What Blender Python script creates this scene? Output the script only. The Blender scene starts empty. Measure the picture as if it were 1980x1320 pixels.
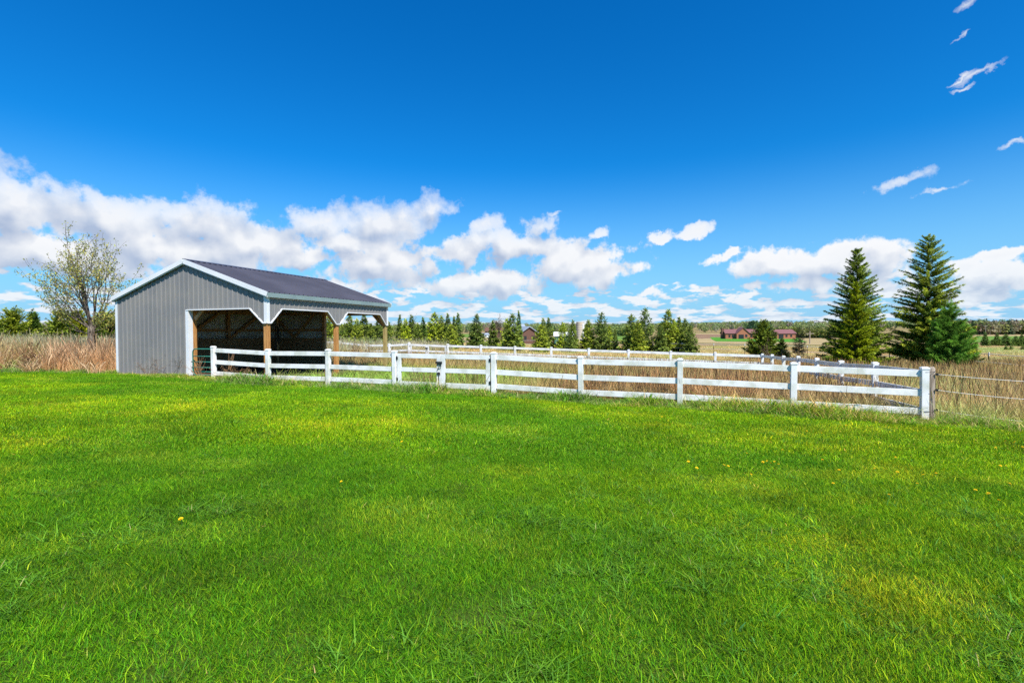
import bpy, math, random
import numpy as np
from mathutils import Vector, Matrix

random.seed(7)
rng = np.random.default_rng(7)
SC = bpy.context.scene
COL = SC.collection
R = math.radians

# ------------------------------------------------------------------ camera
FPX, PITCH, ROLL, CAMH = 950.0, 0.0204, 0.0036, 1.6157      # focal length in photo pixels (1980 wide)
cd = bpy.data.cameras.new("camera")
cam = bpy.data.objects.new("camera", cd)
COL.objects.link(cam)
cd.sensor_width = 36.0
cd.lens = FPX * 36.0 / 1980.0
cd.clip_start, cd.clip_end = 0.05, 9000.0
_c, _s = math.cos(PITCH), math.sin(PITCH)
R0 = Vector((1, 0, 0)); F0 = Vector((0, _c, -_s)); D0 = Vector((0, -_s, -_c))
_cr, _sr = math.cos(ROLL), math.sin(ROLL)
RX = R0 * _cr + D0 * _sr
DN = D0 * _cr - R0 * _sr
m = Matrix.Identity(4)
for i in range(3):
    m[i][0], m[i][1], m[i][2] = RX[i], -DN[i], -F0[i]
m[2][3] = CAMH
cam.matrix_world = m
SC.camera = cam


def ray(px, py):
    """direction of a photo pixel, scaled so that y = 1"""
    v = F0 + RX * ((px - 990) / FPX) + DN * ((py - 660) / FPX)
    return v / v.y


def at(px, py, Y):
    v = ray(px, py) * Y
    return Vector((v.x, v.y, v.z + CAMH))


# ------------------------------------------------------------------ ground heights (metres), used to stand everything on
def gz(x, y):
    x = np.asarray(x, float); y = np.asarray(y, float)
    yy = np.where(y < 32, y, 32 + 14 * (1 - np.exp(-np.maximum(y - 32, 0) / 14)))
    yy = np.where(yy < -10, -10 + 0 * yy, yy)
    xx = 26 * np.tanh(x / 26)
    z = 0.171 - 0.0238 * xx - 0.0227 * yy
    z = z + 0.03 * np.sin(x * 0.55 + 1.3) * np.sin(y * 0.43 + 0.4) * np.clip((y - 3) / 6, 0, 1)
    dip = np.clip((y - 80) / 170, 0, 1)
    z = z - 1.35 * dip * dip * (3 - 2 * dip)
    far = np.clip((np.hypot(x, y) - 420) / 1300, 0, 1)
    far = far * far * (3 - 2 * far)
    hill = 17 + 4 * np.sin(x / 310 + 0.5) + 3 * np.sin(x / 117 + 2)
    return z + far * hill * np.clip(1 - 0.0 * x, 0, 1)


def gzf(x, y):
    return float(gz(x, y))


def ground_at(px, py, Y0=30.0):
    """where a pixel's ray meets the ground"""
    r = ray(px, py)
    lo, hi = 1.0, 2500.0
    prev = lo
    Y = lo
    while Y < hi:
        p = r * Y
        if p.z + CAMH < gzf(p.x, p.y):
            break
        prev = Y
        Y *= 1.03
    a, b = prev, Y
    for _ in range(30):
        c = 0.5 * (a + b)
        p = r * c
        if p.z + CAMH < gzf(p.x, p.y):
            b = c
        else:
            a = c
    p = r * b
    return Vector((p.x, p.y, gzf(p.x, p.y)))


# ------------------------------------------------------------------ object helpers
def tag(o, label=None, cat=None, group=None, kind=None):
    if label: o["label"] = label
    if cat: o["category"] = cat
    if group: o["group"] = group
    if kind: o["kind"] = kind
    return o


def thing(name, label, cat, loc=(0, 0, 0), rz=0.0, group=None):
    o = bpy.data.objects.new(name, None)
    o.empty_display_size = 0.2
    COL.objects.link(o)
    o.location = loc
    o.rotation_euler = (0, 0, rz)
    return tag(o, label, cat, group)


class MB:
    """collects shapes, then links them as ONE mesh object"""

    def __init__(self):
        self.v, self.f = [], []

    def add(self, vs, fs):
        k = len(self.v)
        self.v.extend([tuple(p) for p in vs])
        self.f.extend([tuple(i + k for i in f) for f in fs])
        return self

    def box(self, c, s, rz=0.0):
        hx, hy, hz = s[0] / 2, s[1] / 2, s[2] / 2
        cs, sn = math.cos(rz), math.sin(rz)
        vs = []
        for z in (-hz, hz):
            for x, y in ((-hx, -hy), (hx, -hy), (hx, hy), (-hx, hy)):
                vs.append((c[0] + x * cs - y * sn, c[1] + x * sn + y * cs, c[2] + z))
        return self.add(vs, [(3, 2, 1, 0), (4, 5, 6, 7), (0, 1, 5, 4), (1, 2, 6, 5), (2, 3, 7, 6), (3, 0, 4, 7)])

    def bar(self, p0, p1, w, h):
        """rail from p0 to p1: w wide (level), h high (vertical), ends plumb"""
        p0, p1 = Vector(p0), Vector(p1)
        d = p1 - p0
        n = Vector((-d.y, d.x, 0))
        n = n.normalized() * (w / 2) if n.length > 1e-6 else Vector((w / 2, 0, 0))
        u = Vector((0, 0, h / 2))
        vs = [p0 - n - u, p0 + n - u, p0 + n + u, p0 - n + u, p1 - n - u, p1 + n - u, p1 + n + u, p1 - n + u]
        return self.add(vs, [(0, 1, 2, 3), (7, 6, 5, 4), (0, 4, 5, 1), (1, 5, 6, 2), (2, 6, 7, 3), (3, 7, 4, 0)])

    def stick(self, p0, p1, a, b, up=(0, 0, 1)):
        """box beam of section a x b between any two points"""
        p0, p1 = Vector(p0), Vector(p1)
        d = (p1 - p0).normalized()
        up = Vector(up)
        n = d.cross(up)
        if n.length < 1e-4:
            n = d.cross(Vector((1, 0, 0)))
        n.normalize()
        t = n.cross(d).normalized()
        n *= a / 2; t *= b / 2
        vs = [p0 - n - t, p0 + n - t, p0 + n + t, p0 - n + t, p1 - n - t, p1 + n - t, p1 + n + t, p1 - n + t]
        return self.add(vs, [(0, 1, 2, 3), (7, 6, 5, 4), (0, 4, 5, 1), (1, 5, 6, 2), (2, 6, 7, 3), (3, 7, 4, 0)])

    def tube(self, pts, rad, n=6, cap=True):
        pts = [Vector(p) for p in pts]
        if not hasattr(rad, "__len__"):
            rad = [rad] * len(pts)
        vs, fs = [], []
        ref = Vector((0.31, 0.2, 0.93)).normalized()
        for i, p in enumerate(pts):
            d = (pts[min(i + 1, len(pts) - 1)] - pts[max(i - 1, 0)])
            if d.length < 1e-9: d = Vector((0, 0, 1))
            d.normalize()
            a = d.cross(ref)
            if a.length < 0.05: a = d.cross(Vector((1, 0, 0)))
            a.normalize()
            b = d.cross(a)
            for k in range(n):
                t = 2 * math.pi * k / n
                vs.append(p + (a * math.cos(t) + b * math.sin(t)) * rad[i])
        for i in range(len(pts) - 1):
            for k in range(n):
                k2 = (k + 1) % n
                fs.append((i * n + k, i * n + k2, (i + 1) * n + k2, (i + 1) * n + k))
        if cap:
            fs.append(tuple(reversed(range(n))))
            fs.append(tuple((len(pts) - 1) * n + k for k in range(n)))
        return self.add(vs, fs)

    def build(self, name, mat, parent=None, smooth=False, bevel=0.0, label=None):
        me = bpy.data.meshes.new(name)
        me.from_pydata([tuple(p) for p in self.v], [], self.f)
        me.materials.append(mat)
        if smooth:
            me.polygons.foreach_set("use_smooth", [True] * len(me.polygons))
        me.update()
        o = bpy.data.objects.new(name, me)
        COL.objects.link(o)
        if parent: o.parent = parent
        if bevel:
            b = o.modifiers.new("bevel", "BEVEL")
            b.width = bevel; b.segments = 2; b.limit_method = "ANGLE"; b.angle_limit = R(40)
        if label: o["label"] = label
        return o


def np_mesh(name, V, F, mat, cols=None):
    """fast mesh from arrays: V (n,3), F (m,k) with one face size"""
    me = bpy.data.meshes.new(name)
    V = np.asarray(V, np.float32); F = np.asarray(F, np.int32)
    me.vertices.add(len(V)); me.vertices.foreach_set("co", V.ravel())
    k = F.shape[1]
    me.loops.add(F.size); me.loops.foreach_set("vertex_index", F.ravel())
    me.polygons.add(len(F)); me.polygons.foreach_set("loop_start", np.arange(0, F.size, k, dtype=np.int32))
    me.update(calc_edges=True)
    if mat: me.materials.append(mat)
    if cols is not None:
        a = me.attributes.new("bcol", "FLOAT_COLOR", "POINT")
        c = np.ones((len(V), 4), np.float32); c[:, :3] = cols
        a.data.foreach_set("color", c.ravel())
    return me


def link(name, me, parent=None):
    o = bpy.data.objects.new(name, me)
    COL.objects.link(o)
    if parent: o.parent = parent
    return o


# ------------------------------------------------------------------ materials
class NT:
    def __init__(self, tree):
        self.t = tree; self.n = tree.nodes; self.l = tree.links

    def new(self, typ, **kw):
        nd = self.n.new(typ)
        for k, v in kw.items(): setattr(nd, k, v)
        return nd

    def put(self, sock, val):
        if hasattr(val, "is_output"): self.l.new(val, sock)
        else: sock.default_value = val

    def math(self, op, a, b=0.0, c=None, clamp=False):
        nd = self.new("ShaderNodeMath", operation=op, use_clamp=clamp)
        self.put(nd.inputs[0], a); self.put(nd.inputs[1], b)
        if c is not None: self.put(nd.inputs[2], c)
        return nd.outputs[0]

    def vmath(self, op, a, b=None):
        nd = self.new("ShaderNodeVectorMath", operation=op)
        self.put(nd.inputs[0], a)
        if b is not None:
            if op == "SCALE": self.put(nd.inputs["Scale"], b)
            else: self.put(nd.inputs[1], b)
        return nd.outputs["Value"] if op in ("LENGTH", "DOT_PRODUCT", "DISTANCE") else nd.outputs[0]

    def mix(self, f, a, b, typ="MIX"):
        nd = self.new("ShaderNodeMix", data_type="RGBA", blend_type=typ)
        self.put(nd.inputs[0], f); self.put(nd.inputs[6], a); self.put(nd.inputs[7], b)
        return nd.outputs[2]

    def noise(self, vec, scale, detail=4.0, rough=0.55, dist=0.0, dim="3D"):
        nd = self.new("ShaderNodeTexNoise", noise_dimensions=dim)
        if vec is not None: self.l.new(vec, nd.inputs["Vector"])
        nd.inputs["Scale"].default_value = scale; nd.inputs["Detail"].default_value = detail
        nd.inputs["Roughness"].default_value = rough; nd.inputs["Distortion"].default_value = dist
        return nd.outputs["Fac"]

    def ramp(self, f, a, b, smooth=True):
        nd = self.new("ShaderNodeMapRange", interpolation_type="SMOOTHSTEP" if smooth else "LINEAR")
        self.put(nd.inputs[0], f); nd.inputs[1].default_value = a; nd.inputs[2].default_value = b
        return nd.outputs[0]


def rgb(c): return (c[0], c[1], c[2], 1.0)


def mat(name, col, rough=0.6, spec=0.3, col2=None, scale=3.0, stretch=(1, 1, 1), detail=5.0, lo=0.35, hi=0.65, bump=0.0,
        bscale=40.0, metal=0.0, col3=None, scale3=0.6, dirt=None):
    mt = bpy.data.materials.new(name); mt.use_nodes = True
    N = NT(mt.node_tree)
    p = mt.node_tree.nodes["Principled BSDF"]
    p.inputs["Roughness"].default_value = rough
    p.inputs["Specular IOR Level"].default_value = spec
    p.inputs["Metallic"].default_value = metal
    tc = N.new("ShaderNodeTexCoord")
    mp = N.new("ShaderNodeMapping"); mp.inputs["Scale"].default_value = stretch
    N.l.new(tc.outputs["Object"], mp.inputs[0])
    v = mp.outputs[0]
    c = rgb(col)
    if col2 is not None:
        c = N.mix(N.ramp(N.noise(v, scale, detail), lo, hi), c, rgb(col2))
    if col3 is not None:
        c = N.mix(N.ramp(N.noise(tc.outputs["Object"], scale3, 3.0), 0.42, 0.66), c, rgb(col3))
    N.put(p.inputs["Base Color"], c)
    if bump:
        b = N.new("ShaderNodeBump"); b.inputs["Strength"].default_value = bump; b.inputs["Distance"].default_value = 0.01
        N.l.new(N.noise(v, bscale, 4.0), b.inputs["Height"]); N.l.new(b.outputs[0], p.inputs["Normal"])
    return mt


def leaf_mat(name, transl=0.35, rough=0.6, inst=True, noise_scale=0.0, spec=0.08):
    """vertex colour 'bcol' times the instance colour 'tint'; thin leaves let light through"""
    mt = bpy.data.materials.new(name); mt.use_nodes = True
    N = NT(mt.node_tree)
    p = mt.node_tree.nodes["Principled BSDF"]; out = mt.node_tree.nodes["Material Output"]
    a = N.new("ShaderNodeAttribute", attribute_name="bcol")
    c = a.outputs["Color"]
    if inst:
        b = N.new("ShaderNodeAttribute", attribute_name="tint", attribute_type="INSTANCER")
        c = N.mix(1.0, c, b.outputs["Color"], "MULTIPLY")
    else:
        oi = N.new("ShaderNodeObjectInfo")
        c = N.mix(1.0, c, oi.outputs["Color"], "MULTIPLY")
    if noise_scale:
        tc = N.new("ShaderNodeTexCoord")
        f = N.ramp(N.noise(tc.outputs["Object"], noise_scale, 3.0), 0.35, 0.65)
        c = N.mix(f, c, N.mix(1.0, c, (0.62, 0.72, 0.8, 1), "MULTIPLY"))
    N.put(p.inputs["Base Color"], c)
    p.inputs["Roughness"].default_value = rough; p.inputs["Specular IOR Level"].default_value = spec
    if transl:
        tr = N.new("ShaderNodeBsdfTranslucent"); N.put(tr.inputs["Color"], c)
        mx = N.new("ShaderNodeMixShader"); mx.inputs[0].default_value = transl
        N.l.new(p.outputs[0], mx.inputs[1]); N.l.new(tr.outputs[0], mx.inputs[2]); N.l.new(mx.outputs[0], out.inputs["Surface"])
    return mt
SKY_SAT, SKY_HUE, SKY_VAL, SKY_TINT = 1.4, 0.498, 1.42, (0.20, 1.0, 1.26, 1)
# the day's clouds, biggest first
CLOUD_LIST = [
 (50, 395, 150, 66, -8), (210, 420, 170, 52, -9), (390, 430, 130, 50, -4), (120, 490, 190, 40, 0), (330, 480, 190, 40, -4), (500, 470, 120, 38, -2),
 (620, 428, 84, 36, 6), (740, 436, 92, 46, 6), (836, 405, 44, 28, 12), (690, 472, 100, 22, 0), (725, 515, 115, 42, 4), (580, 495, 90, 24, 0),
 (905, 478, 72, 30, 14), (1020, 474, 90, 34, -4), (1120, 512, 112, 46, 0), (960, 548, 130, 26, 4), (1045, 436, 36, 26, 10),
 (1500, 508, 110, 34, 4), (1620, 512, 120, 42, 0), (1705, 505, 62, 36, 0), (1940, 530, 80, 28, 0), (1560, 550, 80, 18, 0),
 (940, 436, 36, 18, 24), (650, 550, 80, 16, 0), (1925, 494, 80, 13, 8), (1690, 552, 80, 18, 0), (1400, 494, 44, 10, 10), (1455, 552, 34, 11, 8),
 (1872, 512, 26, 10, 14), (1880, 572, 70, 12, 0), (1250, 566, 26, 10, 0), (1160, 455, 18, 13, 0), (1068, 414, 26, 7, 10),
 (1284, 457, 19, 10, 6), (1345, 447, 32, 10, 12), (1748, 349, 50, 11, 12), (1822, 366, 64, 8, 7), (1900, 140, 52, 7, 16), (1862, 152, 30, 5, 16), (1858, 173, 20, 4, 2),
 (1860, 9, 30, 9, 18), (1862, 66, 16, 4, 22), (1966, 276, 28, 7, 16),
]
N_BIG = 22
DENS = 100
# ------------------------------------------------------------------ sky, clouds, sun
SUN_EL, SUN_ROT = R(52), R(150)              # behind the camera and to its right
sun_dir = Vector((math.sin(SUN_ROT) * math.cos(SUN_EL), math.cos(SUN_ROT) * math.cos(SUN_EL), math.sin(SUN_EL)))
sl = bpy.data.lights.new("sun", "SUN"); sl.energy = 4.6; sl.angle = R(0.55); sl.color = (1.0, 0.96, 0.9)
sun = bpy.data.objects.new("sun", sl); COL.objects.link(sun)
sun.rotation_euler = (-sun_dir).to_track_quat("-Z", "Y").to_euler()
sun.location = (0, 0, 50)

W_ = bpy.data.worlds.new("World"); SC.world = W_; W_.use_nodes = True
N = NT(W_.node_tree)
bg = W_.node_tree.nodes["Background"]
sky = N.new("ShaderNodeTexSky", sky_type="NISHITA")
sky.sun_disc = False; sky.sun_elevation = SUN_EL; sky.sun_rotation = SUN_ROT
sky.altitude = 300; sky.air_density = 1.0; sky.dust_density = 0.4; sky.ozone_density = 3.0
STR = 0.06
hs = N.new("ShaderNodeHueSaturation"); hs.inputs["Saturation"].default_value = SKY_SAT; hs.inputs["Hue"].default_value = SKY_HUE; hs.inputs["Value"].default_value = SKY_VAL
N.l.new(sky.outputs[0], hs.inputs["Color"])
tcw = N.new("ShaderNodeTexCoord")
sep = N.new("ShaderNodeSeparateXYZ"); N.l.new(tcw.outputs["Generated"], sep.inputs[0])
X, Y, Z = sep.outputs
uu = N.math("ARCTAN2", X, Y)
vv = N.math("ARCSINE", Z)


def ang(px, py):
    r = ray(px, py)
    return math.atan2(r.x, r.y), math.atan2(r.z, math.hypot(r.x, r.y))


# every cloud of the day: centre and half sizes in photo pixels, tilt in degrees (turned into bearings and heights in the sky)
CLOUDS = CLOUD_LIST
def cloud_group(CL):
    # node group: how much cloud lies in direction (u, v)
    G = bpy.data.node_groups.new("cloud_amount", "ShaderNodeTree")
    G.interface.new_socket("P", in_out="INPUT", socket_type="NodeSocketVector")
    G.interface.new_socket("D", in_out="OUTPUT", socket_type="NodeSocketFloat")
    G.interface.new_socket("S", in_out="OUTPUT", socket_type="NodeSocketFloat")
    H = NT(G)
    gi = H.new("NodeGroupInput"); go = H.new("NodeGroupOutput")
    P = gi.outputs[0]
    # billowing edge: the direction is shaken before the clouds are looked up
    nz = H.new("ShaderNodeTexNoise", noise_dimensions="2D"); nz.inputs["Scale"].default_value = 16; nz.inputs["Detail"].default_value = 6; nz.inputs["Roughness"].default_value = 0.62
    H.l.new(P, nz.inputs["Vector"])
    shake = H.vmath("SCALE", H.vmath("SUBTRACT", nz.outputs["Color"], (0.5, 0.5, 0.5)), 0.042)
    Q = H.vmath("ADD", P, shake)
    dmin = None
    for (cx, cy, rx, ry, tilt) in CL:
        u0, v0 = ang(cx, cy)
        du = abs(ang(cx + rx, cy)[0] - u0); dv = abs(ang(cx, cy - ry)[1] - v0)
        mp = H.new("ShaderNodeMapping", vector_type="TEXTURE")
        mp.inputs["Location"].default_value = (u0, v0, 0); mp.inputs["Rotation"].default_value = (0, 0, R(tilt))
        mp.inputs["Scale"].default_value = (du * (0.80 if ry < 8 else 0.95), dv * (0.62 if ry < 8 else 0.86 if ry < 14 else 0.93), 1)
        H.l.new(Q, mp.inputs[0])
        flat = H.vmath("MULTIPLY", mp.outputs[0], (1, 1, 0))
        d = H.vmath("LENGTH", flat)
        d = H.math("MULTIPLY", H.math("SUBTRACT", d, 1.0), min(1.0, (ry / 38.0) ** 0.3))
        dmin = d if dmin is None else H.math("SMOOTH_MIN", dmin, d, 0.25)
    n2 = H.noise(P, 26, 7.0, 0.6, dim="2D")
    n3 = H.noise(P, 7, 3.0, 0.5, dim="2D")
    D1 = H.math("ADD", H.math("MULTIPLY_ADD", dmin, -0.62, 0.12), H.math("MULTIPLY", H.math("SUBTRACT", n2, 0.5), 1.05))
    D1 = H.math("ADD", D1, H.math("MULTIPLY", H.math("SUBTRACT", n3, 0.5), 0.8))
    # fair-weather rows low over the horizon, flattened by distance: a layer at one height
    sp = H.new("ShaderNodeSeparateXYZ"); H.l.new(P, sp.inputs[0])
    vpos = H.math("MAXIMUM", H.math("ADD", sp.outputs[1], 0.030), 0.004)
    inv = H.math("DIVIDE", 1.0, vpos)
    cb = H.new("ShaderNodeCombineXYZ")
    H.put(cb.inputs[0], H.math("MULTIPLY", sp.outputs[0], 15.0)); H.put(cb.inputs[1], H.math("MULTIPLY", H.math("LOGARITHM", vpos, 2.718), 4.6))
    n4 = H.noise(cb.outputs[0], 1.15, 5.0, 0.58, dim="2D")
    low = H.math("SUBTRACT", H.ramp(sp.outputs[1], 0.165, 0.05), 0.0)
    D2 = H.math("ADD", H.math("MULTIPLY", H.math("SUBTRACT", n4, 0.455), 2.6), H.math("MULTIPLY", H.math("SUBTRACT", low, 1.0), 1.3))
    H.l.new(H.math("MAXIMUM", D1, D2), go.inputs[0])
    nS = H.noise(P, 15, 2.0, 0.5, dim="2D")
    S1 = H.math("ADD", H.math("MULTIPLY_ADD", dmin, -0.62, 0.17), H.math("MULTIPLY", H.math("SUBTRACT", nS, 0.5), 1.25))
    S1 = H.math("ADD", S1, H.math("MULTIPLY", H.math("SUBTRACT", n2, 0.5), 0.42))
    H.l.new(H.math("MAXIMUM", S1, D2), go.inputs[1])
    return G


def cloud(vec, G):
    g = N.new("ShaderNodeGroup"); g.node_tree = G
    N.l.new(vec, g.inputs[0])
    return g.outputs


cmb = N.new("ShaderNodeCombineXYZ"); N.put(cmb.inputs[0], uu); N.put(cmb.inputs[1], vv)
P0 = cmb.outputs[0]
Da, Sa = cloud(P0, cloud_group(CLOUDS))
Sb = cloud(N.vmath("ADD", P0, (0.008, 0.022, 0)), cloud_group(CLOUDS[:N_BIG]))[1]
thin = N.ramp(vv, 0.15, 0.27)          # the high scraps are thin and frayed
alpha = N.math("MULTIPLY", N.math("MULTIPLY", N.math("ADD", N.math("MULTIPLY", N.ramp(Da, -0.03, 0.24), N.math("SUBTRACT", 1.0, thin)), N.math("MULTIPLY", N.math("MULTIPLY", N.ramp(Da, -0.06, 0.62, False), 0.92), thin)), 0.985), N.ramp(N.math("ABSOLUTE", uu), 1.22, 1.0))
lit = N.math("ADD", 0.60, N.math("MULTIPLY", N.math("SUBTRACT", Sa, Sb), 1.15), clamp=True)
thick = N.ramp(Da, 0.1, 0.9)
lit = N.math("SUBTRACT", lit, N.math("MULTIPLY", thick, 0.10), clamp=True)
cl = N.mix(lit, (4.3, 5.2, 7.0, 1), (9.6, 9.7, 9.9, 1))
# nearer the horizon the clouds are seen through more air
cl = N.mix(N.ramp(vv, 0.14, 0.0), cl, N.mix(0.45, cl, (6.6, 8.2, 9.6, 1)))
skyc = N.mix(N.ramp(vv, 0.33, -0.05), N.mix(1.0, hs.outputs[0], SKY_TINT, "MULTIPLY"), (3.4, 6.2, 9.2, 1))
col = N.mix(alpha, skyc, cl)
N.l.new(col, bg.inputs["Color"])
bg.inputs["Strength"].default_value = STR
# the rest of the sky is clear
bg2 = N.new("ShaderNodeBackground"); bg2.inputs["Strength"].default_value = STR
N.l.new(skyc, bg2.inputs["Color"])
ms = N.new("ShaderNodeMixShader")
zone = N.math("MULTIPLY", N.math("LESS_THAN", N.math("ABSOLUTE", uu), 1.25), N.math("LESS_THAN", N.math("ABSOLUTE", N.math("SUBTRACT", vv, 0.32)), 0.35))
N.l.new(zone, ms.inputs[0]); N.l.new(bg2.outputs[0], ms.inputs[1]); N.l.new(bg.outputs[0], ms.inputs[2])
N.l.new(ms.outputs[0], W_.node_tree.nodes["World Output"].inputs[0])
W_.cycles.sampling_method = "MANUAL"; W_.cycles.sample_map_resolution = 512

vs_ = SC.view_settings
SC.display_settings.display_device = "sRGB"
vs_.view_transform = "Standard"; vs_.look = "None"; vs_.exposure = 0.74; vs_.gamma = 1.0; vs_.use_curve_mapping = False
SC.cycles.max_bounces = 8; SC.cycles.diffuse_bounces = 3; SC.cycles.transparent_max_bounces = 8
SC.cycles.use_guiding = True; SC.cycles.guiding_training_samples = 64; SC.cycles.use_adaptive_sampling = True; SC.cycles.adaptive_threshold = 0.012; SC.cycles.use_denoising = False; SC.cycles.denoiser = "OPENIMAGEDENOISE"; SC.cycles.denoising_prefilter = "ACCURATE"
SC.cycles.sample_clamp_indirect = 6.0
# ------------------------------------------------------------------ materials used in many places
M = {}
M["vinyl"] = mat("white_vinyl", (0.82, 0.815, 0.80), 0.4, 0.3, (0.76, 0.755, 0.735), 3.0, detail=5, col3=(0.60, 0.605, 0.53), scale3=2.6)
M["black"] = mat("black_iron", (0.015, 0.016, 0.016), 0.45, 0.4)
M["siding"] = mat("grey_steel_siding", (0.205, 0.198, 0.192), 0.38, 0.35, (0.178, 0.174, 0.171), 0.9, (1, 1, 0.2), col3=(0.215, 0.203, 0.188), scale3=0.9)
M["siding_in"] = mat("siding_inner_side", (0.50, 0.52, 0.52), 0.5, 0.3, (0.44, 0.46, 0.47), 1.2)
M["trim"] = mat("white_steel_trim", (0.72, 0.725, 0.73), 0.4, 0.3, (0.66, 0.67, 0.68), 1.2)
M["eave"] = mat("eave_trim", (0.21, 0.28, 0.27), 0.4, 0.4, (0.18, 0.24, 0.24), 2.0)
M["roof"] = mat("dark_steel_roof", (0.074, 0.070, 0.086), 0.38, 0.4, (0.057, 0.054, 0.066), 0.7)
M["wood"] = mat("treated_post", (0.52, 0.26, 0.085), 0.7, 0.2, (0.34, 0.15, 0.045), 9.0, (6, 6, 0.35), 4, 0.4, 0.62, 0.3, 60)
M["wood_pale"] = mat("pale_post", (0.40, 0.31, 0.12), 0.75, 0.2, (0.28, 0.20, 0.075), 9.0, (6, 6, 0.35), 4, 0.4, 0.62, 0.3, 60)
M["lumber"] = mat("framing_lumber", (0.46, 0.27, 0.125), 0.75, 0.2, (0.35, 0.19, 0.085), 6.0, (2, 2, 2), 4)
M["plank"] = mat("kick_planks", (0.33, 0.205, 0.11), 0.8, 0.15, (0.22, 0.13, 0.068), 3.0, (1, 1, 7), 4)
M["grey_wood"] = mat("weathered_post", (0.36, 0.30, 0.24), 0.85, 0.15, (0.22, 0.17, 0.13), 8.0, (7, 7, 0.5), 5, 0.38, 0.62, 0.5, 50)
M["gate_green"] = mat("gate_green", (0.02, 0.17, 0.12), 0.4, 0.45)
M["rope"] = mat("white_rope", (0.72, 0.70, 0.64), 0.7, 0.2)
M["wire"] = mat("fence_wire", (0.50, 0.49, 0.46), 0.5, 0.3)
M["bark"] = mat("bark", (0.20, 0.165, 0.13), 0.9, 0.1, (0.07, 0.055, 0.042), 7.0, (3, 3, 0.8), 6, 0.35, 0.6, 0.6, 30)
M["bark_dark"] = mat("dark_bark", (0.07, 0.05, 0.036), 0.9, 0.1, (0.035, 0.026, 0.02), 9.0, (2, 2, 0.6), 4)
M["twig"] = mat("dry_twig", (0.23, 0.15, 0.095), 0.9, 0.1, (0.12, 0.08, 0.055), 12.0)
M["stalk"] = mat("dead_stalk", (0.36, 0.22, 0.12), 0.9, 0.1, (0.20, 0.11, 0.055), 9.0)
M["petal"] = mat("yellow_petal", (0.85, 0.56, 0.006), 0.6, 0.2)
M["stem"] = mat("green_stem", (0.12, 0.24, 0.04), 0.6, 0.2)

# ------------------------------------------------------------------ lines on the ground
EDGE = [ground_at(x, y) for x, y in ((-260, 716), (-120, 718), (0, 721), (110, 722), (226, 725), (370, 737), (520, 748), (640, 752), (764, 760), (954, 768),
                                      (1124, 782), (1316, 792), (1535, 808), (1790, 824), (1980, 838), (2200, 856))]
EX = np.array([p.x for p in EDGE]); EY = np.array([p.y for p in EDGE])


def lawn_edge(x):
    return np.interp(x, EX, EY)


# ground sheet out to the hills: fine near the camera, coarse far off
def axis(fine, far, n1, n2):
    a = np.linspace(0, fine, n1)
    b = fine * (far / fine) ** (np.linspace(0, 1, n2)[1:])
    return np.concatenate([a, b])


px_ = axis(30, 3500, 61, 60); gxs = np.concatenate([-px_[:0:-1], px_])
gys = np.concatenate([-axis(12, 600, 9, 12)[:0:-1], axis(60, 3500, 121, 70)])
GX, GY = np.meshgrid(gxs, gys)
GZ = gz(GX, GY)
nx_, ny_ = len(gxs), len(gys)
ii = (np.arange(ny_ - 1)[:, None] * nx_ + np.arange(nx_ - 1)[None, :]).ravel()
GF = np.stack([ii, ii + 1, ii + nx_ + 1, ii + nx_], 1)


def ground_material():
    mt = bpy.data.materials.new("meadow_soil"); mt.use_nodes = True
    N = NT(mt.node_tree); p = mt.node_tree.nodes["Principled BSDF"]
    tc = N.new("ShaderNodeTexCoord"); v = tc.outputs["Object"]
    a = N.mix(N.ramp(N.noise(v, 0.09, 5.0), 0.38, 0.62), (0.36, 0.24, 0.125, 1), (0.27, 0.23, 0.09, 1))
    a = N.mix(N.ramp(N.noise(v, 0.023, 4.0), 0.50, 0.68), a, (0.19, 0.20, 0.065, 1))
    a = N.mix(N.ramp(N.noise(v, 1.7, 6.0, 0.7), 0.35, 0.7), a, N.mix(1.0, a, (0.55, 0.52, 0.5, 1), "MULTIPLY"))
    N.put(p.inputs["Base Color"], a); p.inputs["Roughness"].default_value = 0.95; p.inputs["Specular IOR Level"].default_value = 0.05
    b = N.new("ShaderNodeBump"); b.inputs["Strength"].default_value = 0.6; b.inputs["Distance"].default_value = 0.15
    N.l.new(N.noise(v, 2.5, 6.0, 0.7), b.inputs["Height"]); N.l.new(b.outputs[0], p.inputs["Normal"])
    return mt


ground = link("ground", np_mesh("ground", np.stack([GX.ravel(), GY.ravel(), GZ.ravel()], 1), GF, ground_material()))
ground.data.polygons.foreach_set("use_smooth", [True] * len(ground.data.polygons))
tag(ground, "tan and olive meadow ground falling away to the far hills", "ground", kind="structure")

# lawn: a thin sheet of dark turf that the grass blades stand in
ls = np.linspace(-30, 24, 109)
lt = np.linspace(0, 1, 41)
LX = np.repeat(ls[None, :], 41, 0)
LY = -4 + (lawn_edge(LX) + 4) * lt[:, None]
LZ = gz(LX, LY) + 0.012
ii = (np.arange(40)[:, None] * 109 + np.arange(108)[None, :]).ravel()
lawn = link("lawn", np_mesh("lawn", np.stack([LX.ravel(), LY.ravel(), LZ.ravel()], 1), np.stack([ii, ii + 1, ii + 110, ii + 109], 1),
                            mat("turf", (0.035, 0.085, 0.008), 0.95, 0.02, (0.06, 0.085, 0.014), 2.0, detail=8, bump=0.6, bscale=60)))
tag(lawn, "mown lawn turf sloping gently up to the white fence", "lawn", kind="structure")

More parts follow.
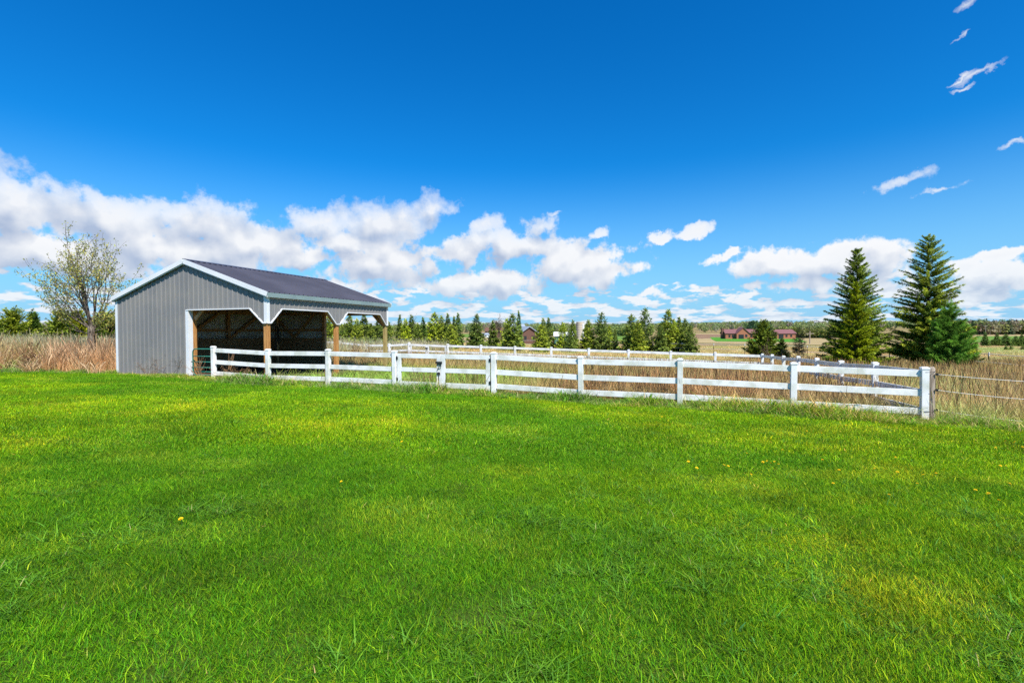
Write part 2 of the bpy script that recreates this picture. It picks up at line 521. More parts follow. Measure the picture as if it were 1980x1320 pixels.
# farm fields far off, thin sheets over the ground
FIELD_MATS = {
    "green": mat("young_crop", (0.10, 0.21, 0.03), 0.95, 0.05, (0.15, 0.21, 0.045), 0.05, detail=6),
    "vivid": mat("far_mown_grass", (0.07, 0.24, 0.02), 0.95, 0.05, (0.09, 0.22, 0.03), 0.2, detail=6),
    "straw": mat("straw_field", (0.40, 0.30, 0.15), 0.95, 0.05, (0.30, 0.23, 0.11), 0.1, detail=6),
    "brown": mat("bare_marsh", (0.20, 0.13, 0.085), 0.95, 0.05, (0.25, 0.15, 0.085), 0.12, detail=6),
    "olive": mat("olive_field", (0.19, 0.19, 0.05), 0.95, 0.05, (0.14, 0.17, 0.05), 0.1, detail=6),
}


def field(label, kind, poly, lift):
    """a field whose corners are seen at these places; follows the ground"""
    pts = [ground_at(x, y) for x, y in poly]
    A, B, C_, D_ = [np.array(p) for p in pts]          # near left, near right, far right, far left
    n = 14
    s, t = np.meshgrid(np.linspace(0, 1, n), np.linspace(0, 1, n))
    P_ = (A[None, None] * ((1 - s) * (1 - t))[..., None] + B[None, None] * (s * (1 - t))[..., None] + C_[None, None] * (s * t)[..., None] + D_[None, None] * ((1 - s) * t)[..., None])
    wob = 0.035 * np.sin(s * 17 + t * 5) * np.hypot(*(B - A)[:2]) * 0.3
    P_[..., 1] += wob * (np.abs(t - 0.5) * 2)
    P_[..., 2] = gz(P_[..., 0], P_[..., 1]) + lift
    i0 = (np.arange(n - 1)[:, None] * n + np.arange(n - 1)[None, :]).ravel()
    o = link("field", np_mesh("field", P_.reshape(-1, 3), np.stack([i0, i0 + 1, i0 + n + 1, i0 + n], 1), FIELD_MATS[kind]))
    return tag(o, label, "field", kind="structure")


field("straw coloured field strip in front of the red house", "straw", ((1350, 663), (1640, 668), (1620, 655), (1345, 654)), 0.05)
field("vivid mown grass around the red house", "vivid", ((1385, 660), (1560, 662), (1545, 652), (1372, 652)), 0.10)
field("bare brown marsh left of the red house", "brown", ((1345, 655), (1400, 655), (1405, 645), (1345, 645)), 0.06)
field("pale straw field at the foot of the wooded hill", "straw", ((1330, 646.5), (1420, 646.5), (1420, 645), (1330, 645)), 0.12)
field("young green crop beyond the spruce gap", "green", ((895, 652), (965, 652), (950, 645.8), (893, 645.8)), 0.06)
field("straw strip below the young green crop", "straw", ((880, 662), (980, 662), (965, 653), (893, 653)), 0.06)
field("bright green pasture right of the tall firs", "vivid", ((1875, 683), (2040, 684), (2035, 672), (1878, 672)), 0.06)
field("green far field behind the row of dark spruces", "green", ((1870, 662), (2040, 662), (2010, 650), (1885, 650)), 0.08)
field("pale strip at the wood's edge on the far right", "straw", ((1880, 650), (2040, 650), (2040, 647), (1885, 647)), 0.10)
field("olive field on the rise left of the spruces", "olive", ((640, 652), (880, 652), (860, 644.6), (650, 644.6)), 0.08)
field("ochre field around the concrete silo", "straw", ((1060, 655), (1165, 655), (1160, 646), (1065, 646)), 0.08)
field("green field behind the short spruces", "green", ((1165, 660), (1240, 660), (1235, 648), (1170, 648)), 0.08)
# ------------------------------------------------------------------ the run-in shed
ANG = 0.3223
W = L = 7.315
HE, HV, HO, RISE = 2.92, 1.932, 2.43, 1.235
CX, CY = -8.2709, 16.595
gdir = Vector((math.cos(ANG), -math.sin(ANG), 0)); ldir = Vector((math.sin(ANG), math.cos(ANG), 0))
ORG = Vector((CX, CY, 0)) - gdir * W
shed = thing("metal_shed", "grey ribbed steel run-in shed with white trim and open bays", "shed", ORG, -ANG)
RIB = 0.2286


def profile(length):
    """section of the ribbed sheet: (distance along, height of the rib)"""
    pts = [(0.0, 0.0)]
    n = int(round(length / RIB))
    for k in range(n):
        c = (k + 0.5) * length / n
        for d, o in ((-0.085, 0), (-0.078, 0.004), (-0.066, 0.004), (-0.059, 0), (-0.032, 0), (-0.012, 0.024), (0.012, 0.024), (0.032, 0), (0.059, 0), (0.066, 0.004), (0.078, 0.004), (0.085, 0)):
            pts.append((c + d, o))
    pts.append((length, 0.0))
    return pts


def sheet(mb, length, place, top, bot, t0=0.0, t1=None, breaks=()):
    """vertical ribbed cladding between bot(t) and top(t)"""
    t1 = length if t1 is None else t1
    pr = [(t, o) for t, o in profile(length) if t0 < t < t1]
    ts = np.array([t for t, o in profile(length)]); os_ = np.array([o for t, o in profile(length)])
    for b in list(breaks) + [t0, t1]:
        pr.append((b, float(np.interp(b, ts, os_))))
    pr.sort()
    vs, fs = [], []
    for t, o in pr:
        vs.append(place(t, o, bot(t))); vs.append(place(t, o, top(t)))
    for i in range(len(pr) - 1):
        fs.append((2 * i, 2 * i + 2, 2 * i + 3, 2 * i + 1))
    mb.add(vs, fs)


def gtop(t): return HE + RISE * (1 - abs(t - W / 2) / (W / 2)) - 0.02


OPEN_G = [(W / 2, HO), (W - 0.72, HO), (W - 0.15, HV), (W, HV)]
OPEN_L = [(0, HV), (0.16, HV), (0.66, HO), (L / 2 - 0.62, HO), (L / 2 - 0.11, HV), (L / 2 + 0.11, HV), (L / 2 + 0.62, HO), (L - 0.66, HO), (L - 0.16, HV), (L, HV)]


def piece(P_):
    xs = [p[0] for p in P_]; zs = [p[1] for p in P_]
    return lambda t: float(np.interp(t, xs, zs))


low = lambda t: -0.2
eavez = lambda t: HE - 0.02
front, back = (lambda t, o, z: (t, -o, z)), (lambda t, o, z: (t, L + o, z))
left, right = (lambda t, o, z: (-o, t, z)), (lambda t, o, z: (W + o, t, z))


def inner(f):
    """the same sheet seen from inside, 4 mm further in"""
    def g(t, o, z):
        x, y, zz = f(t, o, z)
        return (min(max(x, 0.004 - o if False else x), x) + (0.004 if f is left else -0.004 if f is right else 0), y + (0.004 if f is front else -0.004 if f is back else 0), zz)
    return g


for nm, wrap, mt in (("wall", lambda f: f, M["siding"]), ("wall_lining", inner, M["siding_in"])):
    for f in (front, back):
        mb = MB()
        sheet(mb, W, wrap(f), gtop, low, 0, W / 2)
        sheet(mb, W, wrap(f), gtop, piece(OPEN_G), W / 2, W, [W - 0.72, W - 0.15])
        mb.build(nm, mt, shed, label="gable wall, solid on the left half and open on the right" if nm == "wall" else None)
    mb = MB(); sheet(mb, L, wrap(left), eavez, low); mb.build(nm, mt, shed)
    mb = MB(); sheet(mb, L, wrap(right), eavez, piece(OPEN_L), 0, L, [p[0] for p in OPEN_L[1:-1]])
    mb.build(nm, mt, shed, label="long side header with chamfered bay openings" if nm == "wall" else None)

# roof: ribbed sheets down both slopes
OVG, OVE = 0.11, 0.11
OVS = (0.05, 0.11)          # the left eave hardly projects
LR = L + 2 * OVG
sl_ = math.hypot(RISE, W / 2)
for side in (0, 1):
    mb = MB()
    vs, fs = [], []
    pr = profile(LR)
    for t, o in pr:
        for k in (0, 1):
            d = 0 if k == 0 else (W / 2 + OVS[side])
            x = W / 2 + (d if side else -d)
            z = HE + RISE * (1 - d / (W / 2)) + 0.075
            vs.append((x + (0.33 * o if side else -0.33 * o), t - OVG, z + o * 1.2))
    for i in range(len(pr) - 1):
        q = (2 * i, 2 * i + 1, 2 * i + 3, 2 * i + 2)
        fs.append(q if side else q[::-1])
    mb.add(vs, fs)
    mb.build("roof_panel", M["roof"], shed)
mb = MB()   # sheathing under the sheets
for side in (-1, 1):
    e = W / 2 + OVS[side > 0] - 0.02
    a = (W / 2, -OVG + 0.02, HE + RISE + 0.055); b = (W / 2 + side * e, -OVG + 0.02, HE + RISE * (1 - e / (W / 2)) + 0.055)
    c = (b[0], L + OVG - 0.02, b[2]); d = (a[0], c[1], a[2])
    mb.add([a, b, c, d], [(0, 1, 2, 3)])
mb.build("roof_underside", M["siding_in"], shed)
mb = MB()   # ridge cap
for side in (-1, 1):
    mb.add([(W / 2, -OVG, HE + RISE + 0.115), (W / 2 + side * 0.16, -OVG, HE + RISE + 0.055), (W / 2 + side * 0.16, L + OVG, HE + RISE + 0.055), (W / 2, L + OVG, HE + RISE + 0.115)], [(0, 1, 2, 3) if side < 0 else (3, 2, 1, 0)])
mb.build("ridge_cap", M["roof"], shed)
# rake trims along the gables, two boards deep
for y in (-OVG - 0.012, L + OVG + 0.012):
    for side in (-1, 1):
        mb = MB()
        e = W / 2 + OVS[side > 0] + 0.03
        za = HE + RISE + 0.02; zb = za - RISE * e / (W / 2)
        mb.stick((W / 2, y, za), (W / 2 + side * e, y, zb), 0.022, 0.155)
        mb.stick((W / 2, y + (0.03 if y < 0 else -0.03), za - 0.09), (W / 2 + side * e, y + (0.03 if y < 0 else -0.03), zb - 0.09), 0.03, 0.045)
        mb.build("rake_trim", M["trim"], shed)
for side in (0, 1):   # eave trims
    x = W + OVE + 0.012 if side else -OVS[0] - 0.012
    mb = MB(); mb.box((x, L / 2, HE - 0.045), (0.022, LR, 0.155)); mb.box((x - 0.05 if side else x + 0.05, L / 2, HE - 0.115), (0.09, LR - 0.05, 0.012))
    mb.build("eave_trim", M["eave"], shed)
# corner trims
TW = 0.125
for (cx, cy, zb) in ((0, 0, -0.2), (W, 0, HV), (0, L, -0.2), (W, L, HV)):
    mb = MB()
    sx = 1 if cx == 0 else -1; sy = 1 if cy == 0 else -1
    h = HE - 0.06 - zb
    mb.box((cx + sx * (TW / 2 - 0.024), cy - sy * 0.0235, zb + h / 2), (TW, 0.006, h))
    mb.box((cx - sx * 0.0235, cy + sy * (TW / 2 - 0.0205), zb + h / 2), (0.006, TW, h))
    mb.build("corner_trim", M["trim"], shed)
# trims round the openings
def edge_trim(P_, f, w=0.035):
    mb = MB()
    for (a, za), (b, zb) in zip(P_[:-1], P_[1:]):
        mb.stick(f(a, 0.014, za), f(b, 0.014, zb), 0.052, w)
    mb.build("opening_trim", M["trim"], shed)


edge_trim(OPEN_G, front); edge_trim(OPEN_G, back); edge_trim(OPEN_L, right)
for y in (0, L):
    s = -1 if y == 0 else 1
    mb = MB()
    mb.box((W / 2 + 0.03, y + s * 0.024, (HO - 0.2) / 2), (0.13, 0.006, HO + 0.2))
    mb.box((W / 2 + 0.098, y - s * 0.063, (HO - 0.2) / 2), (0.006, 0.180, HO + 0.2))
    mb.build("jamb_trim", M["trim"], shed)
# posts
PW = 0.15
for x, y, m_ in ((W - 0.085, 0.085, "wood"), (W - 0.085, L / 2, "wood"), (W - 0.085, L - 0.085, "wood_pale"), (W / 2 + 0.02, 0.24, "wood"), (W / 2 + 0.16, L - 0.2, "lumber"),
                 (0.10, 0.10, "lumber"), (0.10, L / 3, "lumber"), (0.10, 2 * L / 3, "lumber"), (0.10, L - 0.10, "lumber")):
    mb = MB(); h = HE if x > W - 1 or x < 1 else 2.9
    mb.box((x, y, (h - 0.3) / 2), (PW, PW, h + 0.3)); mb.build("post", M[m_], shed, bevel=0.006)
# headers behind the cladding, girts, braces
for nm, a, b in (("header_beam", (W - 0.06, 0.16, HO + 0.15), (W - 0.06, L - 0.16, HO + 0.15)), ("header_beam", (0.06, 0.2, HE - 0.2), (0.06, L - 0.2, HE - 0.2)),
                 ("header_beam", (W / 2 + 0.26, 0.06, HO + 0.14), (W - 0.17, 0.06, HO + 0.14)), ("header_beam", (W / 2 + 0.25, L - 0.06, HO + 0.14), (W - 0.17, L - 0.06, HO + 0.14))):
    mb = MB(); mb.stick(a, b, 0.05, 0.27); mb.build(nm, M["lumber"], shed)
for z in (1.72, 2.55):
    mb = MB(); mb.stick((0.035, 0.2, z), (0.035, L - 0.2, z), 0.06, 0.13); mb.build("girt", M["lumber"], shed)
    mb = MB(); mb.stick((0.2, L - 0.035, z), (W / 2, L - 0.035, z), 0.06, 0.13); mb.build("girt", M["lumber"], shed)
for a, b in (((0.17, 0.35, 2.75), (0.17, L / 3 + 0.05, 1.25)), ((0.17, L / 3 - 0.05 + 2.3, 2.75), (0.17, L / 3 + 0.05, 1.25)), ((0.17, L - 0.3, 2.7), (0.17, 2 * L / 3, 1.3)),
             ((0.3, L - 0.13, 2.75), (1.9, L - 0.13, 1.35)), ((3.4, L - 0.13, 2.75), (1.9, L - 0.13, 1.35)), ((W / 2 + 0.2, 0.17, 2.1), (W / 2 + 0.8, 0.17, 2.65))):
    mb = MB(); mb.stick(a, b, 0.045, 0.13); mb.build("brace", M["lumber"], shed)
for x0, x1 in ((W - 0.2, W - 0.75),):
    for y in (0.12, L - 0.12):
        mb = MB(); mb.stick((x0, y, HV - 0.02), (x1, y, HO + 0.03), 0.05, 0.1); mb.build("brace", M["lumber"], shed)
for y0, y1 in ((0.18, 0.72), (L / 2 - 0.1, L / 2 - 0.66), (L / 2 + 0.1, L / 2 + 0.66), (L - 0.18, L - 0.72)):
    mb = MB(); mb.stick((W - 0.075, y0, HV - 0.02), (W - 0.075, y1, HO + 0.03), 0.1, 0.05); mb.build("brace", M["lumber"], shed)
# kick boards inside
for (a, b) in (((0.2, 0.35), (0.2, L - 0.2)), ((0.3, L - 0.2), (W / 2 + 0.08, L - 0.2)), ((0.3, 0.2), (W / 2 + 0.05, 0.2))):
    mb = MB()
    for k in range(7):
        mb.stick((a[0], a[1], 0.10 + k * 0.19), (b[0], b[1], 0.10 + k * 0.19), 0.038, 0.183)
    mb.build("kick_boards", M["plank"], shed)
# trusses and purlins
for y in (0.3, L / 3, 2 * L / 3, L - 0.3):
    mb = MB()
    mb.stick((0.15, y, HE - 0.07), (W - 0.15, y, HE - 0.07), 0.04, 0.14)
    for s in (-1, 1):
        mb.stick((W / 2 + s * 0.03, y, HE + RISE - 0.12), (W / 2 + s * (W / 2 - 0.15), y, HE - 0.06), 0.038, 0.14)
        mb.stick((W / 2 + s * 0.1, y, HE + RISE - 0.2), (W / 2 + s * 1.3, y, HE - 0.02), 0.036, 0.09)
        mb.stick((W / 2 + s * 2.2, y, HE + RISE * 0.4 - 0.15), (W / 2 + s * 1.4, y, HE - 0.02), 0.036, 0.09)
    mb.build("truss", M["lumber"], shed)
mb = MB()
for side in (-1, 1):
    for k in range(6):
        d = 0.25 + k * 0.62
        mb.stick((W / 2 + side * d, 0.05, HE + RISE * (1 - d / (W / 2)) - 0.005), (W / 2 + side * d, L - 0.05, HE + RISE * (1 - d / (W / 2)) - 0.005), 0.09, 0.04)
mb.build("purlins", M["lumber"], shed)
for p in ((0.25, 4.6, 1.55), (0.25, 2.0, 1.5), (0.4, L - 0.24, 1.72), (1.2, L - 0.24, 1.35), (2.9, L - 0.24, 1.33)):
    mb = MB(); mb.box(p, (0.11, 0.05, 0.04)); mb.build("insulator", M["rope"], shed)
mb = MB(); mb.tube([(0.27, 0.4, 1.40), (0.27, 3.6, 1.385), (0.27, L - 0.3, 1.40)], 0.008, 5); mb.tube([(0.27, 0.4, 0.98), (0.27, 3.6, 0.965), (0.27, L - 0.3, 0.98)], 0.008, 5)
mb.build("hot_wire", M["black"], shed)
# dirt floor of the shed
fl = MB()
fn = 12
vs = []
for j in range(fn + 1):
    for i in range(fn + 1):
        x = 0.02 + (W + 0.6) * i / fn; y = 0.02 + (L + 0.0) * j / fn
        w = ORG + gdir * x + ldir * y
        vs.append((w.x, w.y, gzf(w.x, w.y) + 0.02))
fl.add(vs, [(j * (fn + 1) + i, j * (fn + 1) + i + 1, (j + 1) * (fn + 1) + i + 1, (j + 1) * (fn + 1) + i) for j in range(fn) for i in range(fn)])
tag(fl.build("dirt_floor", mat("bare_dirt", (0.11, 0.08, 0.055), 0.95, 0.05, (0.07, 0.05, 0.035), 3.0, detail=7, bump=0.7, bscale=9)), "bare trodden dirt inside the shed", "floor", kind="structure")


def shed_pt(x, y, z):
    p = ORG + gdir * x + ldir * y
    return Vector((p.x, p.y, z))


# things kept in the shed
g = thing("tube_gate", "green tubular steel gate closing the left end of the shed opening", "gate", shed_pt(W / 2 + 0.29, -0.02, 0.0), -ANG)
wd, zt, zb = 0.95, 1.03, 0.10
fr = MB()
r_ = 0.13
arc = lambda cx, cz, a0, a1: [(cx + r_ * math.cos(a0 + (a1 - a0) * k / 6), 0, cz + r_ * math.sin(a0 + (a1 - a0) * k / 6)) for k in range(7)]
loop = arc(wd - r_, zt - r_, 0, math.pi / 2) + arc(r_, zt - r_, math.pi / 2, math.pi) + arc(r_, zb + r_, math.pi, 1.5 * math.pi) + arc(wd - r_, zb + r_, 1.5 * math.pi, 2 * math.pi)
fr.tube(loop + [loop[0], loop[1]], 0.021, 8, cap=False)
fr.build("gate_frame", M["gate_green"], g, smooth=True)
for z in (0.77, 0.57, 0.37, 0.22):
    mb = MB(); mb.tube([(0.0, 0, z), (wd, 0, z)], 0.017, 8); mb.build("bar", M["gate_green"], g, smooth=True)
for z in (0.57, 0.22):
    mb = MB(); mb.box((-0.035, 0, z), (0.07, 0.03, 0.035)); mb.build("hinge", M["black"], g)

hk = thing("hanging_tack", "dark halter and lead ropes hanging on a pole in the shed", "tack", shed_pt(2.35, 5.6, 0.0), -ANG)
mb = MB(); mb.tube([(0, 0, -0.1), (0, 0, 2.6)], 0.035, 8); mb.build("pole", M["lumber"], hk)
for k, (dx, z0, z1) in enumerate(((0.10, 1.95, 1.15), (0.17, 1.9, 1.0), (0.25, 1.85, 1.25), (-0.08, 1.9, 0.7))):
    mb = MB(); mb.tube([(0.02, -0.05, z0), (dx * 0.6, -0.07, z0 - 0.04), (dx, -0.06, (z0 + z1) / 2), (dx * 0.9, -0.06, z1), (dx * 0.55, -0.06, z1 + 0.1), (dx * 0.45, -0.05, z0 - 0.1)], 0.014, 6)
    mb.build("rope", M["black"], hk)
mb = MB(); mb.tube([(-0.35, -0.05, 1.95), (0.0, -0.05, 2.0), (0.45, -0.05, 1.92)], 0.02, 6); mb.build("hook_rail", M["black"], hk)
# ------------------------------------------------------------------ white vinyl fences
PWD = 0.127
OFFS = (0.135, 0.545, 0.935)          # rail centres below the post top
RH = 0.14


def post(parent, o, x, y, zt, rz, mt=None, w=PWD, h=1.14):
    mb = MB()
    g0 = gzf(x, y)
    b = min(zt - h, g0) - 0.15
    mb.box((x - o.x, y - o.y, (zt - 0.02 + b) / 2 - o.z), (w, w, zt - 0.02 - b), rz)
    jx, jy = random.uniform(-0.014, 0.014), random.uniform(-0.014, 0.014)
    mb.v = [(a + jx, c + jy, e) if k >= 4 else (a, c, e) for k, (a, c, e) in enumerate(mb.v)]
    p = mb.build("post", mt or M["vinyl"], parent, bevel=0.006)
    c = MB()
    a = w / 2 + 0.008
    vs = []
    for s, z in ((a, -0.03), (a, 0.0), (a * 0.55, 0.022)):
        for sx, sy in ((-1, -1), (1, -1), (1, 1), (-1, 1)):
            cx, cy = sx * s, sy * s
            vs.append((x + jx - o.x + cx * math.cos(rz) - cy * math.sin(rz), y + jy - o.y + cx * math.sin(rz) + cy * math.cos(rz), zt - 0.01 + z - o.z))
    c.add(vs, [(3, 2, 1, 0), (8, 9, 10, 11)] + [(4 * k + i, 4 * k + (i + 1) % 4, 4 * k + 4 + (i + 1) % 4, 4 * k + 4 + i) for k in (0, 1) for i in range(4)])
    c.build("post_cap", mt or M["vinyl"], p)
    return p


def rails(parent, o, A, B, n=3):
    d = Vector((B[0] - A[0], B[1] - A[1], 0)).normalized() * (PWD / 2 - 0.01)
    for k in range(n):
        mb = MB()
        sag = random.uniform(-0.008, 0.008)
        p0 = Vector((A[0] + d.x - o.x, A[1] + d.y - o.y, A[2] - OFFS[k] - o.z)); p1 = Vector((B[0] - d.x - o.x, B[1] - d.y - o.y, B[2] - OFFS[k] - o.z))
        s = random.uniform(0.3, 0.72)
        pm = p0.lerp(p1, s)
        g_ = (p1 - p0).normalized() * 0.0025
        mb.bar(p0, pm - g_, 0.04, RH); mb.bar(pm + g_, p1, 0.04, RH - 0.002)
        mb.bar(pm - g_ * 3, pm + g_ * 3, 0.034, RH - 0.008)
        mb.build("rail", M["vinyl"], parent, bevel=0.005)


def fence(label, pts, rz, ends=(True, True), group=None):
    o = Vector((pts[0][0], pts[0][1], gzf(pts[0][0], pts[0][1])))
    t = thing("rail_fence", label, "fence", o, 0, group)
    for i, p in enumerate(pts):
        if (i > 0 or ends[0]) and (i < len(pts) - 1 or ends[1]):
            post(t, o, p[0], p[1], p[2], rz)
    for a, b in zip(pts[:-1], pts[1:]): rails(t, o, a, b)
    return t


FA = 0.341
fd = Vector((math.cos(FA), -math.sin(FA), 0))
ZT = [1.133, 1.055, 1.070, 1.050, 1.036, 0.957, 0.938, 0.886, 0.830]
TT = [-20.26, -17.82, -15.38, -12.94, -9.76, -7.32, -4.88, -2.44, 0.0]
FP = [(8.6964 + fd.x * t, 10.3395 + fd.y * t, z) for t, z in zip(TT, ZT)]
G_ = "white rail fences around the paddock"
fence("white three-rail fence in front of the shed, left of the double gate", FP[:4], -FA, group=G_)
fence("white three-rail fence from the double gate to the weathered corner post", FP[4:], -FA, group=G_)


# gate leaves: stiles, bars, hinges
def leaf(label, A, B, hinge_at, side, group, latch=False, rail_n=3, drop=False):
    A, B = Vector(A), Vector(B)
    o = Vector((A.x, A.y, gzf(A.x, A.y)))
    t = thing("gate_leaf", label, "gate", o, 0, group)
    d = (B - A); dn = Vector((d.x, d.y, 0)).normalized()
    hz = lambda p, dz: Vector((p.x - o.x, p.y - o.y, p.z - dz - o.z))
    for p in (A + dn * 0.065, B - dn * 0.065):
        q = A.lerp(B, (p - A).length / d.length)
        mb = MB(); mb.bar(hz(q - dn * 0.064, 0.56), hz(q + dn * 0.064, 0.56), 0.045, 1.0); mb.build("stile", M["vinyl"], t, bevel=0.005)
    a, b = A + d * (0.129 / d.length), B - d * (0.129 / d.length)
    for k, (dz, h) in enumerate(((0.127, 0.134), (0.53, 0.125), (0.96, 0.15))):
        mb = MB(); mb.bar(hz(a, dz), hz(b, dz), 0.04, h); mb.build("bar", M["vinyl"], t, bevel=0.004)
    n = Vector((-dn.y, dn.x, 0)) * -0.03
    H_ = A if hinge_at == 0 else B
    s = 1 if hinge_at == 0 else -1
    for dz in (0.20, 0.83):
        c = hz(H_ - dn * s * 0.005 + n, dz)
        mb = MB(); mb.box(c, (0.07, 0.02, 0.085), -FA); mb.tube([c + Vector((0, 0, -0.06)) - dn * s * 0.02, c + Vector((0, 0, 0.06)) - dn * s * 0.02], 0.012, 6)
        mb.build("hinge", M["black"], t)
    if latch:
        F_ = B if hinge_at == 0 else A
        c = hz(F_ - dn * s * 0.05 + n, 0.30)
        mb = MB(); mb.box(c, (0.20, 0.03, 0.055), -FA); mb.box(c + Vector((0, 0, -0.055)), (0.13, 0.025, 0.03), -FA)
        mb.tube([c + dn * 0.08 + Vector((0, -0.02, -0.02)), c + dn * 0.075 + Vector((0, -0.03, -0.1)), c - dn * 0.01 + Vector((0, -0.03, -0.13)), c - dn * 0.06 + Vector((0, -0.02, -0.24))], 0.010, 6)
        mb.build("latch", M["black"], t)
    if drop:
        F_ = B if hinge_at == 0 else A
        c = hz(F_ - dn * s * 0.06 + n, 0.0)
        mb = MB(); mb.tube([c + Vector((0, 0, -0.58)), c + Vector((0, 0, -1.12))], 0.011, 6)
        mb.box(c + Vector((0, 0, -0.62)), (0.09, 0.03, 0.07), -FA); mb.box(c + Vector((0, 0, -0.98)), (0.075, 0.03, 0.06), -FA)
        mb.build("drop_rod", M["black"], t)
    return t


gd = fd * (PWD / 2 + 0.02)
A_ = Vector(FP[3]) + gd; B_ = Vector(FP[4]) - gd * 1.3
A_.z -= 0.015; B_.z -= 0.015
mid = A_.lerp(B_, 0.487)
GG = "gate leaves of the front double gate"
leaf("left leaf of the front white double gate, with black latch", A_, mid - fd * 0.004, 0, 1, GG, latch=True, drop=True)
leaf("right leaf of the front white double gate", mid + fd * 0.004, B_, 1, -1, GG)

# back fence: straight, parallel to the front one
BV = (14.0157, 27.4759, 0.33834, 1.6157 - 1.30117, -0.02264)
bd = Vector((math.cos(BV[2]), -math.sin(BV[2]), 0))


def back_pt(px):
    """the point of the back fence line seen in that column of the photo"""
    r = ray(px, 668)
    # solve (BV0 + bd.x t) / (BV1 + bd.y t) = r.x
    t = (r.x * BV[1] - BV[0]) / (bd.x - r.x * bd.y)
    return (BV[0] + bd.x * t, BV[1] + bd.y * t, BV[3] + BV[4] * t)


bp = [back_pt(x) for x in (865.5, 930.0, 995.8, 1065.9, 1138.7, 1215.9, 1297.1, 1383.0, 1474.5)]
fence("white rail fence across the back of the paddock, right of its gate", bp, -BV[2], group=G_)
bl = [back_pt(x) for x in (560.0, 610.0, 657.8, 708.7, 753.0, 790.9)]
bl = [(p[0], p[1], p[2] + dz) for p, dz in zip(bl, (0.05, 0.0, -0.03, -0.16, -0.10, 0.02))]
fence("white rail fence behind the shed with one sagging post, left of the back gate", bl, -BV[2], group=G_)
A_ = Vector(bl[-1]) + bd * 0.09; B_ = Vector(bp[0]) - bd * 0.09
A_.z -= 0.03; B_.z -= 0.03
mid = A_.lerp(B_, 0.48)
GG = "gate leaves of the back double gate"
leaf("left leaf of the small white gate in the back fence, with black latch", A_, mid - bd * 0.004, 0, 1, GG, latch=True)
leaf("right leaf of the small white gate in the back fence", mid + bd * 0.004, B_, 1, -1, GG)

# side fence from the front corner to the back corner
c0, c1 = Vector(FP[-1]), Vector(bp[-1])
sa = math.atan2(c1.y - c0.y, c1.x - c0.x)
sp_ = [tuple(c0.lerp(c1, k / 7)) for k in range(8)]
sp_ = [(p[0], p[1], p[2] + 0.02 * math.sin(i * 2.1)) if 0 < i < 7 else p for i, p in enumerate(sp_)]
fence("white rail fence receding along the right side of the paddock", sp_, sa, ends=(False, False), group=G_)

# weathered post and the rope strands running right from it
wp = Vector(FP[-1]) + Vector((0.155, 0.03, 0))
o = Vector((wp.x, wp.y, gzf(wp.x, wp.y)))
t = thing("wooden_post", "weathered round wooden post beside the white corner post", "post", o)
mb = MB()
zz = [-0.2, 0.1, 0.5, 0.9, wp.z - o.z - 0.03, wp.z - o.z]
mb.tube([(0.004 * math.sin(k * 2), 0.003 * k, z) for k, z in enumerate(zz)], [0.085, 0.084, 0.081, 0.08, 0.078, 0.06], 14)
mb.build("post_shaft", M["grey_wood"], t, smooth=True)
SZ = (0.95, 0.62, 0.20)
for z in SZ:
    mb = MB(); mb.tube([(0.02, -0.085, z), (0.05, -0.105, z)], 0.018, 8); mb.box((0.05, -0.1, z), (0.03, 0.03, 0.05)); mb.build("insulator", M["black"], t)
rt = thing("rope_fence", "three white electric rope strands running right from the weathered post", "fence", o)
for k, z in enumerate(SZ):
    mb = MB()
    e = Vector((4.6, -1.15, gzf(o.x + 4.6, o.y - 1.15) - o.z + z * 0.98))
    pts = []
    for i in range(25):
        s = i / 24
        p = Vector((0.06, -0.09, z)).lerp(e, s); p.z -= (0.13 + 0.05 * k) * 4 * s * (1 - s) * 0.75
        pts.append(p)
    mb.tube(pts, 0.0045, 5); mb.build("strand", M["rope"], rt)
mb = MB(); mb.tube([(4.6, -1.15, gzf(o.x + 4.6, o.y - 1.15) - o.z - 0.2), (4.6, -1.15, gzf(o.x + 4.6, o.y - 1.15) - o.z + 1.05)], 0.05, 8); mb.build("post", M["grey_wood"], rt)
# loops of rope tying the wooden post to the white corner post
for z in (1.02, 0.19):
    mb = MB()
    q = Vector(FP[-1]) - o
    q.z = 0
    loop = []
    for k in range(17):
        a_ = 2 * math.pi * k / 16
        c = (q + Vector((0.155, 0.03, 0)) * (0.5 + 0.5 * math.cos(a_)) * 1.0)
        loop.append((c.x + 0.075 * math.cos(a_) * (1 if math.cos(a_) > 0 else 1.1), c.y + (0.1) * math.sin(a_), z - 0.03 * math.sin(a_ * 0.5)))
    mb.tube(loop, 0.005, 5, cap=False)
    mb.build("tie_wire", M["black"], t)

